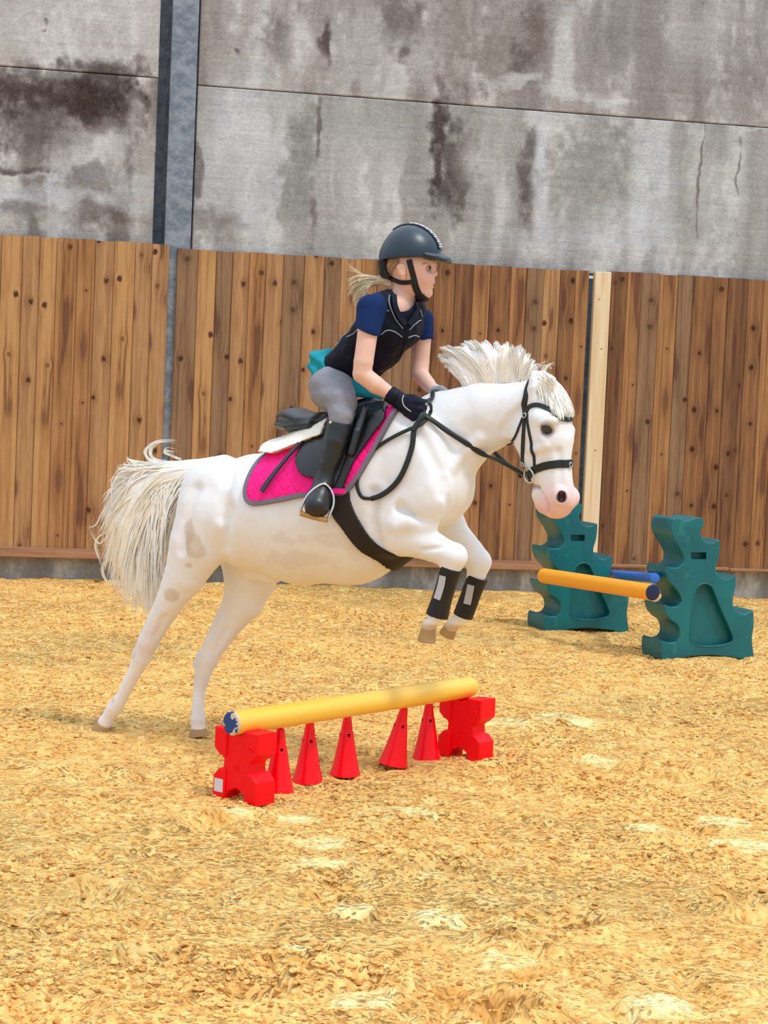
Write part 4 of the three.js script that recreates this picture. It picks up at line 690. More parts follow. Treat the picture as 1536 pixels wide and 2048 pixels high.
{
  const FLAP = [[650, 838], [606, 858], [594, 885], [590, 910], [598, 935], [616, 951], [640, 956], [660, 962], [680, 985], [692, 982], [699, 960], [716, 915], [744, 868], [764, 836], [758, 818], [735, 800], [700, 806]];
  const poly = side(smooth([...FLAP, FLAP[0]].map(([x, y]) => V(x, y, 0)), 80).map((p) => [p.x, p.y])), [lo, hi] = boxAround(FLAP, -.3, .3, 0.05);
  part(saddle, 'flap', meshOf(shell(barrel, poly, 0.0145, 0.027), lo, hi, 0.0055, { n: PF.n }), LEATHER);
  const seat = new Solid();
  run(seat, PF, [[578, 834, 0, 15, .085], [596, 832, 0, 17, .115], [625, 840, 0, 15, .125], [668, 842, 0, 18, .11], [716, 820, 0, 20, .08], [744, 808, 0, 15, .05]], 0.025);
  run(seat, PF, [[572, 850, 0, 10, .08], [600, 854, 0, 14, .12], [650, 850, 0, 20, .14]], 0.02);
  const [l2, h2] = boxAround([[555, 790], [770, 880]], -.2, .2, 0.03);
  part(saddle, 'seat', meshOf(seat, l2, h2, 0.005, { n: PF.n }), LEATHER);
  const roll = new Solid(); run(roll, PF, [[730, 820, .165, 8, .013], [714, 864, .205, 9, .015], [702, 905, .222, 8, .013]], 0.02); const [l3, h3] = boxAround([[680, 800], [760, 930]], .1, .3, .03);
  part(saddle, 'knee_roll', meshOf(roll, l3, h3, 0.004, { n: PF.n }), LEATHER);
  const GIRTH = [[668, 975], [700, 975], [704, 1000], [722, 1050], [748, 1090], [790, 1120], [800, 1150], [750, 1180], [735, 1128], [712, 1102], [690, 1060], [668, 1018]];
  const gp = side(smooth([...GIRTH, GIRTH[0]].map(([x, y]) => V(x, y, 0)), 60).map((p) => [p.x, p.y])), [l4, h4] = boxAround(GIRTH, -.3, .3, 0.05);
  part(saddle, 'girth', meshOf(shell(barrel, gp, 0.001, 0.015), l4, h4, 0.0055, { n: PF.n }), std(0x1c1512, 0.7), { label: 'dark brown girth round the belly' });
  // stirrup leather and its loose end
  const outer = custom([barrel], ([f]) => (x, y, z) => f(x, y, z) - 0.028);
  part(saddle, 'stirrup_leather', strapOn(outer, [survey(outer, 706, 830), survey(outer, 692, 890), survey(outer, 676, 940), at(PF, 660, 966, .262)], 0.026, 0.004, 0.003, 18), LEATHER);
  part(saddle, 'loose_strap_end', strapOn(outer, [survey(outer, 656, 848), survey(outer, 630, 862), survey(outer, 590, 900), survey(outer, 556, 940), survey(outer, 524, 984)], (t) => 0.012 + 0.008 * t, 0.005, 0.004, 26), std(0x3a3440, 0.6), { label: 'loose grey-black strap end flying back' });
}
// ---------------------------------------------------------------- tendon boots
{
  const boot = (label, leg, tongue) => {
    const S = new Solid(); run(S, PF, leg, 0.012); const w = leg[0][2], t = thing('tendon_boot', label, 'tendon boot', pp(leg[2][0], leg[2][1], w)), [lo, hi] = boxAround(leg, w - .06, w + .06, .05);
    const a = pp(leg[0][0], leg[0][1], w), b = pp(leg.at(-1)[0], leg.at(-1)[1], w), ax = b.clone().sub(a).normalize();
    const capS = custom([S], ([f]) => (x, y, z) => { const s = (x - a.x) * ax.x + (y - a.y) * ax.y + (z - a.z) * ax.z; return Math.max(f(x, y, z), -s, s - a.distanceTo(b)); });
    part(t, 'shell', meshOf(capS, lo, hi, 0.004, { n: PF.n }), std(0x0e0f12, 0.5));
    part(t, 'guard', strapOn(S, tongue.map(([x, y]) => survey(S, x, y)), 0.026, 0.004, 0.002, 14), std(0xb9bcc0, 0.45), { label: 'pale grey tendon guard' });
  };
  boot('black tendon boot with pale grey guard on the pony\'s nearer foreleg', [[903, 1136, .12, 22, .039], [894, 1165, .12, 20, .036], [884, 1198, .12, 20, .037], [874, 1232, .12, 23, .041]], [[886, 1152], [882, 1172], [874, 1198]]);
  boot('black tendon boot on the pony\'s farther foreleg', [[956, 1154, -.12, 21, .037], [945, 1180, -.12, 20, .035], [936, 1205, -.12, 20, .035], [926, 1232, -.12, 20, .039]], [[942, 1170], [938, 1190], [934, 1208]]);
}
// ---------------------------------------------------------------- bridle
const bridle = thing('bridle', 'dark leather bridle with noseband and bit on the pony\'s head', 'bridle', at(HF, 1075, 880));
{
  const S = headBare, sv = (l) => l.map(([x, y]) => survey(S, x, y));
  const both = (name, l, w, t, o) => { const p = sv(l); part(bridle, name, strapOn(S, p, w, t, 0.001), STRAP, o); part(bridle, name, strapOn(S, p.map(mirror), w, t, 0.001), STRAP, o); };
  const arch = (name, l, w, t, mid) => { const p = sv(l), q = p.map(mirror).reverse(); part(bridle, name, strapOn(S, [...p, ...q], w, t, 0.001, 48), STRAP); };
  arch('browband', [[1053, 826], [1058, 815], [1074, 810], [1098, 819], [1122, 836]], 0.016, 0.004);
  arch('headpiece', [[1050, 828], [1049, 812], [1052, 795], [1056, 775]], 0.022, 0.004);
  arch('noseband', [[1052, 956], [1068, 940], [1090, 932], [1116, 928]], 0.027, 0.005);
  both('cheekpiece', [[1052, 826], [1048, 860], [1046, 895], [1046, 925], [1050, 950]], 0.014, 0.004);
  both('noseband_hanger', [[1055, 828], [1058, 860], [1063, 895], [1070, 934]], 0.010, 0.0035);
  both('throatlatch', [[1050, 828], [1040, 850], [1029, 876], [1020, 898]], 0.008, 0.003);
  for (const f of [(p) => p, mirror]) { const c = f(lift(S, survey(S, 1062, 950), 0.009)), n = grad(S.d, c), r = new THREE.TorusGeometry(0.024, 0.0032, 10, 28); r.applyQuaternion(new THREE.Quaternion().setFromUnitVectors(V(0, 0, 1), n)); r.translate(c.x, c.y, c.z); part(bridle, 'bit_ring', r, STEEL, { label: 'steel bit ring' }); }
  const buckle = (x, y) => { const c = lift(S, survey(S, x, y), 0.008), n = grad(S.d, c), r = new THREE.TorusGeometry(0.008, 0.002, 6, 16); r.applyQuaternion(new THREE.Quaternion().setFromUnitVectors(V(0, 0, 1), n)); r.translate(c.x, c.y, c.z); part(bridle, 'buckle', r, STEEL); };
  buckle(1052, 832); buckle(1048, 927); buckle(1138, 930);
  // reins: near rein to the hand, loose loop over the shoulder, far rein under the neck
  const rs = (l, off) => l.map(([x, y]) => lift(pony, survey(pony, x, y), off));
  const rein = (pts, r, n) => { const q = smooth(pts, n).map((p, i) => { if (i > 1 && pony.d(p.x, p.y, p.z) < r * 0.5 + 0.003) lift(pony, p, r * 0.5 + 0.003); return p; }); const s = new Soup(); s.tube(q, () => r, 8, [1, 1, 1], 0.62, q.map((p) => grad(pony.d, p))); part(bridle, 'rein', s.geo(false), STRAP); };
  const bitN = lift(headBare, survey(headBare, 1054, 950), 0.012), hand = pp(838, 824, .15);
  rein([bitN, at(HF, 1028, 937, .08), pp(1000, 922, .085), ...rs([[968, 905], [930, 882], [890, 861], [858, 842]], 0.012), hand], 0.0095, 40);
  rein([hand, ...rs([[846, 832]], 0.014), ...rs([[830, 858], [826, 890], [816, 925], [800, 958], [780, 980], [758, 993], [744, 997]], 0.008)], 0.0095, 50);
  rein([...rs([[744, 997], [726, 994], [716, 975], [718, 950], [732, 922], [756, 896], [786, 876], [816, 861], [842, 850], [858, 830]], 0.008), pp(862, 812, .13), pp(852, 800, .13), pp(840, 806, .14)], 0.0065, 60);
  rein([...rs([[828, 862], [842, 832], [852, 812]], 0.014), pp(862, 798, .08), pp(872, 785, -.02), pp(880, 778, -.06)], 0.0075, 24);
  rein([mirror(bitN), at(HF, 1030, 940, -.08), pp(1004, 920, -.08), pp(985, 900, -.105), pp(930, 850, -.12), pp(884, 786, -.085)], 0.008, 24);
  part(bridle, 'rein_stop', strapOn(headBare, [survey(headBare, 1060, 952), survey(headBare, 1056, 960), survey(headBare, 1052, 968)], 0.012, 0.004, 0.002, 8), STRAP);
}

// ---------------------------------------------------------------- the rider
const TF = plane(pp(740, 690), 40), FF = plane(pp(820, 540), 17);          // the chest is turned to the camera, the face looks along the ride
const cloth = (c, r = 0.85, o = {}) => std(c, r, { specularIntensity: 0.4, ...o });
const rider = thing('person', 'young rider in dark riding hat, navy vest, grey breeches and tall boots, astride the pony', 'person', pp(690, 850, 0));
const halfSpace = (a, b, n, inside) => { const m = b.clone().sub(a).cross(n).normalize(); if (m.dot(inside.clone().sub(a)) > 0) m.negate(); const c = m.dot(a); return (x, y, z) => m.x * x + m.y * y + m.z * z - c; };   // negative on the side of `inside`
const at2 = (F, x, y, w = 0) => at(F, x, y, w);
const TORSO = [[672, 764, 0, 40, .105], [708, 732, 0, 42, .105], [748, 692, 0, 43, .112], [780, 644, 0, 44, .125], [795, 618, 0, 34, .118]];
const TORSO_PF = (S, grow, k = 0.04) => run(S, TF, TORSO, k, 1, grow);
const ARM_N = [[742, 618, .16, 25, .043], [735, 668, .185, 20, .036], [727, 724, .2, 19.5, .034], [724, 748, .2, 18.5, .033], [752, 770, .18, 18, .032], [778, 786, .155, 13.5, .025], [790, 794, .145, 12.5, .024]];
const ARM_F = [[842, 640, -.12, 20, .038], [844, 680, -.135, 18, .034], [841, 724, -.14, 17, .032], [840, 748, -.13, 16.5, .031], [856, 768, -.1, 14.5, .026], [868, 781, -.07, 11, .022]];
const LEG_N = [[668, 784, .10, 40, .08], [684, 806, .175, 28, .05], [683, 832, .2, 24, .042], [672, 880, .225, 22, .038], [656, 932, .235, 15, .028], [650, 962, .24, 14, .027]];
const body = new Solid();
TORSO_PF(body, -0.012);
run(body, PF, [[798, 622, 0, 27, .05], [806, 588, 0, 22, .043], [812, 562, 0, 23, .045]], 0.03);            // neck
run(body, PF, ARM_N, 0.025); run(body, PF, ARM_F, 0.025);
run(body, PF, LEG_N, 0.03, 1, -0.004); run(body, PF, LEG_N.map(([x, y, w, r, s]) => [x + 3, y, -w, r, s]), 0.03, 1, -0.004);
run(body, PF, [[650, 965, .245, 14, .024], [636, 1010, .30, 15, .03]], 0.02); run(body, PF, [[653, 965, -.245, 14, .024], [650, 1006, -.28, 15, .03]], 0.02);
// head and face, in the frame of the face
run(body, FF, [[814, 524, 0, 47, .073]], 0.02);
run(body, FF, [[836, 540, 0, 34, .058], [838, 562, 0, 28, .05]], 0.03);
run(body, FF, [[824, 566, 0, 22, .05], [846, 583, 0, 14, .026]], 0.025);                                  // jaw
run(body, FF, [[856, 587, 0, 8, .016]], 0.015);                                                       // chin
run(body, FF, [[858, 526, 0, 13, .042]], 0.02);                                                     // brow
run(body, FF, [[852, 556, .026, 13, .02]], 0.02); run(body, FF, [[852, 556, -.026, 13, .02]], 0.02);              // cheeks
run(body, FF, [[866, 536, 0, 4, .007], [870, 547, 0, 5.2, .0095]], 0.009); run(body, FF, [[869, 549, .006, 4, .008]], 0.006); run(body, FF, [[869, 549, -.006, 4, .008]], 0.006);
run(body, FF, [[862, 562, 0, 7, .017]], 0.012);                                                   // mouth mound
run(body, FF, [[866, 565.5, 0, 3.4, .015]], 0.005); run(body, FF, [[864, 573.5, 0, 3.8, .014]], 0.005);         // lips
run(body, FF, [[868, 569.3, 0, 1.3, .017]], 0.004, -1);
for (const s of [1, -1]) {
  run(body, FF, [[860, 537.5, .031 * s, 6.5, .013]], 0.012, -1);                                    // eye socket
  run(body, FF, [[802, 535, .078 * s, 9, .009], [804, 546, .076 * s, 7.5, .008], [806, 555, .07 * s, 5, .007]], 0.005); run(body, FF, [[804, 537, .089 * s, 5, .006], [806, 546, .086 * s, 4, .005]], 0.004, -1);      // ear
}
// hands
function handBones(S, list, k, grow) { run(S, PF, list, k, 1, grow); }
const HAND_N = [[[786, 792, .148, 13.5, .024], [800, 802, .148, 16.5, .022], [818, 815, .148, 18, .021]], [[820, 803, .15, 8.2, .015], [838, 806, .148, 7.8, .0145], [846, 816, .128, 7.2, .0135], [836, 818, .108, 6.8, .0125]], [[822, 813, .152, 8.2, .015], [840, 819, .15, 7.8, .0145], [845, 829, .126, 7.2, .0135], [834, 828, .108, 6.8, .0125]], [[820, 821, .152, 8, .015], [836, 829, .15, 7.6, .014], [840, 837, .128, 7, .013], [830, 835, .11, 6.6, .012]], [[815, 826, .15, 7.4, .0135], [828, 836, .148, 7, .013], [831, 842, .13, 6.4, .012], [823, 839, .112, 6, .011]], [[806, 798, .13, 9, .016], [826, 797, .118, 7.6, .014], [842, 804, .116, 7, .013]]];
const HAND_F = [[[866, 778, -.07, 11, .022], [874, 786, -.068, 13, .02], [880, 794, -.066, 13, .02]], [[880, 786, -.062, 6.6, .012], [890, 790, -.06, 6.2, .0115], [892, 798, -.07, 5.6, .0105], [885, 800, -.085, 5.2, .01]], [[880, 792, -.06, 6.6, .012], [888, 798, -.058, 6.2, .0115], [889, 805, -.07, 5.6, .0105], [882, 806, -.085, 5.2, .01]], [[878, 798, -.06, 6.4, .012], [885, 804, -.058, 6, .011], [885, 810, -.07, 5.4, .01], [879, 811, -.085, 5, .01]], [[874, 801, -.06, 6, .011], [880, 808, -.058, 5.6, .0105], [880, 813, -.07, 5, .01], [875, 813, -.085, 4.8, .009]], [[872, 780, -.05, 7.4, .013], [882, 778, -.045, 6.4, .012], [889, 782, -.048, 5.8, .011]]];
HAND_N.forEach((l, i) => run(body, PF, l, i ? 0.006 : 0.015, 1, -0.0025)); HAND_F.forEach((l, i) => run(body, PF, l, i ? 0.006 : 0.015, 1, -0.0025));
const eyeR = [1, -1].map((s) => at(FF, 855.5, 536.5, .0325 * s)), eyeAim = at(FF, 900, 536, 0).sub(at(FF, 840, 538, 0)).normalize();
const lipP = [at(FF, 868, 566, 0), at(FF, 866, 573, 0)], browP = [1, -1].map((s) => survey(body, 862, 529));
const dist = (a, x, y, z) => Math.hypot(x - a.x, y - a.y, z - a.z);
function skin(x, y, z) {
  const n = noise3(x * 50, y * 50, z * 50); let c = [0.83 + 0.015 * n, 0.51 + 0.015 * n, 0.39 + 0.015 * n];
  for (const p of lipP) c = mixc(c, [0.66, 0.29, 0.27], 0.7 * sstep(0.014, 0.007, dist(p, x, y, z)));
  for (const s of [1, -1]) { const p = s > 0 ? cheekN : cheekF; c = mixc(c, [0.8, 0.42, 0.37], 0.5 * sstep(0.035, 0.01, dist(p, x, y, z) + 0.004 * n)); }
  for (const b of browPts) c = mixc(c, [0.38, 0.22, 0.13], 0.6 * sstep(0.0055, 0.003, dist(b, x, y, z) + 0.001 * n));
  return c;
}
const cheekN = at(FF, 848, 556, .045), cheekF = at(FF, 848, 556, -.045);
const mirrorF = (p) => p.clone().addScaledVector(FF.n, -2 * p.clone().sub(FF.o).dot(FF.n));
const browPts = [[846, 527.5], [849, 526.5], [852, 526], [855, 526.2], [858, 527], [861, 528]].map(([x, y]) => survey(body, x, y)); browPts.push(...browPts.map(mirrorF));
{
  const [lo, hi] = boundsOf(body);
  const hb = [at(FF, 750, 620, -.15), at(FF, 900, 620, .15), at(FF, 900, 445, -.15), at(FF, 750, 445, .15)], hlo = V(1e9, 1e9, 1e9), hhi = V(-1e9, -1e9, -1e9); for (const p of hb) { hlo.min(p); hhi.max(p); }
  const yc = at(FF, 812, 598).y;
  const low = custom([body], ([f]) => (x, y, z) => Math.max(f(x, y, z), y - yc - 0.003)), high = custom([body], ([f]) => (x, y, z) => Math.max(f(x, y, z), yc - 0.003 - y)); hlo.y = yc - 0.02;
  hi.y = yc + 0.02;
  part(rider, 'body', mergeGeometries([meshOf(low, lo, hi, 0.007, { color: skin }), meshOf(high, hlo, hhi, 0.0024, { color: skin })]), std(0xffffff, 0.5, { vertexColors: true, sheen: 0.2, sheenColor: new THREE.Color(1, .8, .7), sheenRoughness: 0.5 }));
  for (const p of eyeR) {
    const g = new THREE.SphereGeometry(0.0095, 20, 14); g.translate(p.x, p.y, p.z); part(rider, 'eye', g, std(0xb09a8c, 0.4));
    const i = new THREE.SphereGeometry(0.0075, 16, 12); i.scale(1, 1, 0.5); i.applyQuaternion(new THREE.Quaternion().setFromUnitVectors(V(0, 0, 1), eyeAim)); const c = p.clone().addScaledVector(eyeAim, 0.0072); i.translate(c.x, c.y, c.z); part(rider, 'iris', i, std(0x3a2012, 0.15));
    const lash = new Soup(); const up = V(0, 1, 0), sd = eyeAim.clone().cross(up).normalize(), arc = []; for (let k = 0; k <= 8; k++) { const a = mix(-1, 1, k / 8); arc.push(p.clone().addScaledVector(eyeAim, 0.0098 * Math.cos(a * .8)).addScaledVector(sd, 0.0098 * Math.sin(a * .8)).addScaledVector(up, 0.0042 * (1 - a * a * 0.7))); } lash.tube(arc, () => 0.0016, 5); part(rider, 'eyelash', lash.geo(false), std(0x4a2f20, 0.7));
  }
}
const chest = new Solid(); TORSO_PF(chest, 0.006); run(chest, TF, [[790, 655, 0, 40, .11]], 0.03); run(chest, PF, [[802, 606, 0, 27, .055]], 0.03);
// shirt: short navy sleeves and collar body under the vest
const shirt = new Solid(); TORSO_PF(shirt, 0.001); run(shirt, PF, [[760, 612, .09, 26, .05], [742, 618, .155, 29, .05], [735, 664, .185, 25.5, .045]], 0.03); run(shirt, PF, [[820, 625, -.09, 22, .045], [843, 640, -.12, 24, .045], [845, 684, -.135, 22, .042]], 0.03);
{
  const a1 = halfSpace(pp(714, 653, .185), pp(753, 672, .185), PF.n, pp(745, 620, .17)), a2 = halfSpace(pp(832, 694, -.135), pp(857, 680, -.135), PF.n, pp(843, 640, -.12));
  const isNear = (x, z) => wOf(x, z) > .02, neckHole = new Solid(); { const A = survey(chest, 809, 640), B = survey(chest, 807, 608); B.addScaledVector(TF.h, .01); neckHole.bone(A, .006, .006, B, .034, .034, TF.n, 0.01); neckHole.bone(B, .034, .034, at(TF, 808, 585), .058, .058, TF.n, 0.01); }
  const vestTop = halfSpace(at(TF, 700, 640), at(TF, 860, 700), TF.n, at(TF, 800, 600));
  const S = custom([shirt, neckHole], ([f, h]) => (x, y, z) => Math.max(f(x, y, z), isNear(x, z) ? a1(x, y, z) : a2(x, y, z), -h(x, y, z), vestTop(x, y, z)));
  const [lo, hi] = boundsOf(shirt); part(rider, 'shirt', meshOf(S, lo, hi, 0.005, { n: PF.n }), cloth(0x102a58), { label: 'navy blue short-sleeved shirt' });
  // vest
  const hem = halfSpace(at(TF, 655, 690, 0), at(TF, 731, 784, 0), TF.n, at(TF, 780, 640, 0));
  const armN = new Solid(); run(armN, PF, [[733, 640, .21, 40, .075], [722, 650, .22, 40, .07]], 0.01); const armF = new Solid(); run(armF, PF, [[852, 650, -.18, 34, .075]], 0.01);
  const fold = (x, y, z) => 0.005 * noise3(x * 24, y * 20, z * 24) + 0.002 * noise3(x * 60, y * 44, z * 60);
  const VS = custom([chest, neckHole, armN, armF], ([f, h, m, k]) => (x, y, z) => Math.max(f(x, y, z) - 0.004 - fold(x, y, z), hem(x, y, z), -h(x, y, z), -m(x, y, z), -k(x, y, z)));
  const [l2, h2] = boundsOf(chest, 0.03); part(rider, 'vest', meshOf(VS, l2, h2, 0.005, { n: PF.n }), cloth(0x0d1120, 0.7), { label: 'black and navy riding vest with pale piping' });
  const P = custom([chest], ([f]) => (x, y, z) => f(x, y, z) - 0.004 - fold(x, y, z));
  const pipe = (l, r = 0.0019) => { const s = new Soup(), pts = smooth(l.map(([x, y]) => survey(P, x, y)), 22).map((p) => lift(P, p, 0.001)); s.tube(pts, () => r, 6); part(rider, 'vest_piping', s.geo(false), pipeM); };
  const pipeM = cloth(0x9aa6b4, 0.5);
  pipe([[779, 590], [778, 604], [785, 625], [795, 644], [805, 657]]); pipe([[762, 669], [773, 661], [788, 663], [804, 674]]); pipe([[816, 675], [829, 671], [838, 674]]); pipe([[842, 640], [833, 646], [818, 660]]); pipe([[836, 612], [842, 624], [844, 634]]);
  pipe([[712, 640], [700, 655], [684, 672], [668, 688]]); pipe([[716, 658], [706, 668], [694, 674]]); pipe([[771, 620], [778, 622]], 0.0014);
  const zip = new Soup(); zip.tube(smooth([[811, 642], [811, 660], [809, 690], [801, 716]].map(([x, y]) => survey(P, x, y)), 16), () => 0.003, 6); part(rider, 'vest_zip', zip.geo(false), cloth(0x05060a, 0.4));
  // collar
  const C = custom([chest], ([f]) => (x, y, z) => f(x, y, z) - 0.008); const cn = [[786, 592], [788, 610], [796, 630], [807, 650]], cf = [[830, 606], [832, 620], [824, 636], [814, 650]];
  for (const l of [cn, cf]) part(rider, 'vest_collar', strapOn(C, l.map(([x, y]) => survey(P, x, y)), 0.02, 0.006, 0.001, 16), cloth(0x141a2a, 0.7));
}
// teal shirt tail
{
  const S = new Solid(); run(S, TF, [[664, 728, 0, 33, .105], [684, 756, 0, 44, .118], [712, 778, 0, 34, .118], [728, 786, 0, 22, .1]], 0.03);
  const bottom = halfSpace(at(TF, 634, 746, 0), at(TF, 744, 798, 0), TF.n, at(TF, 690, 720, 0));
  const W = (x, y, z) => 0.006 * Math.sin((x * PF.h.x + z * PF.h.z) * 70 + y * 60 + 3 * noise3(x * 12, y * 12, z * 12)) + 0.003 * noise3(x * 40, y * 40, z * 40);
  const [lo, hi] = boundsOf(S, 0.03); part(rider, 'shirt_tail', meshOf(custom([S], ([f]) => (x, y, z) => Math.max(f(x, y, z) - 0.002 - W(x, y, z), bottom(x, y, z))), lo, hi, 0.005, { n: PF.n }), cloth(0x17909c, 0.75), { label: 'teal shirt tail hanging out below the vest' });
}
// breeches
{
  const S = new Solid(); run(S, TF, [[672, 766, 0, 41, .112]], 0.03); run(S, PF, [...LEG_N.slice(0, 2), [683, 832, .2, 23, .04], [676, 862, .216, 19, .034]], 0.04, 1, 0.003); run(S, PF, [...LEG_N.slice(0, 2), [683, 832, .2, 23, .04], [676, 862, .216, 19, .034]].map(([x, y, w, r, s]) => [x + 3, y, -w, r, s]), 0.04, 1, 0.003); run(S, PF, [[660, 774, .06, 38, .085]], 0.04);
  const lowcut = at(PF, 680, 856, .22).y, fold = (x, y, z) => 0.0035 * noise3(x * 22, y * 34, z * 22) + 0.0012 * noise3(x * 60, y * 70, z * 60);
  const [lo, hi] = boundsOf(S, 0.03); part(rider, 'breeches', meshOf(custom([S], ([f]) => (x, y, z) => Math.max(f(x, y, z) - fold(x, y, z), lowcut - y)), lo, hi, 0.005, { n: PF.n }), cloth(0x8d8d94, 0.85), { label: 'grey riding breeches' });
}
// boots
for (const s of [1, -1]) {
  const S = new Solid(), d = s > 0 ? 0 : 3, mk = (l) => l.map(([x, y, w, r, q]) => [x + d, y, w * s, r, q]);
  run(S, PF, mk([[681, 846, .205, 28, .048], [672, 884, .225, 24.5, .042], [658, 928, .237, 20, .036], [650, 958, .242, 19, .034], [651, 974, .232, 15, .03]]), 0.02);
  run(S, PF, mk([[647, 968, .25, 20, .034], [639, 996, .285, 25, .043], [634, 1012, .312, 25, .044]]), 0.02);
  const sole = halfSpace(pp(600, 1025, s > 0 ? .335 : -.31), pp(656, 1039, s > 0 ? .302 : -.31), PF.n, pp(650, 930, .24 * s)), top = halfSpace(pp(650 + d, 838, .2 * s), pp(712 + d, 850, .2 * s), PF.n, pp(670, 900, .22 * s)), crease = (x, y, z) => 0.0016 * Math.sin(y * 190 + 9 * noise3(x * 16, y * 16, z * 16)) * sstep(0.9, 0.84, y) + 0.0012 * noise3(x * 36, y * 36, z * 36);
  const [lo, hi] = boundsOf(S, 0.03); part(rider, 'boot', meshOf(custom([S], ([f]) => (x, y, z) => Math.max(f(x, y, z) - crease(x, y, z), top(x, y, z), sole(x, y, z))), lo, hi, 0.0045, { n: PF.n }), std(0x17191b, 0.38, { clearcoat: 0.25, clearcoatRoughness: 0.4 }), { label: 'tall black riding boot' });
  if (s > 0) { const b = survey(S, 661, 845), g = new THREE.SphereGeometry(0.006, 12, 8); g.translate(b.x, b.y, b.z); part(rider, 'boot_stud', g, STEEL); }
  // stirrup iron belongs to the saddle
  const w = .318 * s, arch = smooth(s > 0 ? [pp(600, 1026, .335), pp(604, 1012, .335), pp(616, 990, .325), pp(632, 975, .31), pp(648, 968, .295), pp(660, 977, .285), pp(667, 994, .285), pp(666, 1012, .29), pp(659, 1030, .3), pp(656, 1040, .302)] : [[603, 1026], [608, 1006], [620, 985], [640, 970], [660, 982], [668, 1000], [662, 1028], [658, 1040]].map(([x, y]) => pp(x, y, -.31)), 40);
  const soup = new Soup(); soup.tube(arch, (t) => 0.0042 + 0.0016 * Math.abs(t - 0.5), 8); const si = part(saddle, 'stirrup_iron', soup.geo(false), STEEL, { label: 'bright steel stirrup iron' });
  const a = pp(600, 1026, s > 0 ? .335 : -.31), b = pp(656, 1040, s > 0 ? .302 : -.31), nn = b.clone().sub(a).normalize().cross(PF.n).normalize();
  part(saddle, 'stirrup_tread', band([a.clone().lerp(b, 0.02).add(V(0, -.004, 0)), a.clone().lerp(b, .5).add(V(0, -.006, 0)), b.clone().lerp(a, 0.02).add(V(0, -.004, 0))], 0.044, 0.011, [V(0, 1, 0), V(0, 1, 0), V(0, 1, 0)]), std(0xb98d55, 0.5, { metalness: 0.3 }), { label: 'tan stirrup tread' });
}
// gloves
for (const [H, lab, cuff] of [[HAND_N, 'navy and black riding glove', [[778, 787, .152, 16.5, .029], [790, 795, .148, 15.5, .027]]], [HAND_F, 'pale grey riding glove', [[866, 779, -.07, 12.5, .025], [871, 784, -.069, 13, .023]]]]) {
  const S = new Solid(); H.forEach((l, i) => run(S, PF, l, i ? 0.006 : 0.014)); run(S, PF, cuff, 0.01);
  const a = pp(cuff[0][0], cuff[0][1], cuff[0][2]), ax = pp(cuff[1][0], cuff[1][1], cuff[1][2]).sub(a).normalize(), [lo, hi] = boundsOf(S);
  const gl = part(rider, 'glove', meshOf(custom([S], ([f]) => (x, y, z) => Math.max(f(x, y, z) - 0.0015, -((x - a.x) * ax.x + (y - a.y) * ax.y + (z - a.z) * ax.z))), lo, hi, 0.0032, { n: PF.n }), H === HAND_N ? cloth(0x10142a, 0.6) : cloth(0xb9bdbb, 0.7), { label: lab });
  if (H === HAND_N) {
    const trim = (l) => { const s = new Soup(), pts = smooth(l.map(([x, y]) => survey(S, x, y)), 16).map((p) => lift(S, p, 0.002)); s.tube(pts, () => 0.0018, 6); part(gl, 'glove_piping', s.geo(false), cloth(0xc8c6b8, 0.6)); };
    trim([[807, 791], [805, 800], [808, 811], [815, 818], [822, 823]]);
    part(gl, 'glove_strap', strapOn(custom([S], ([f]) => (x, y, z) => f(x, y, z) - 0.0015), [survey(S, 794, 783), survey(S, 790, 792), survey(S, 784, 803)], 0.016, 0.003, 0.001, 10), cloth(0x08090e, 0.5));
  }
}
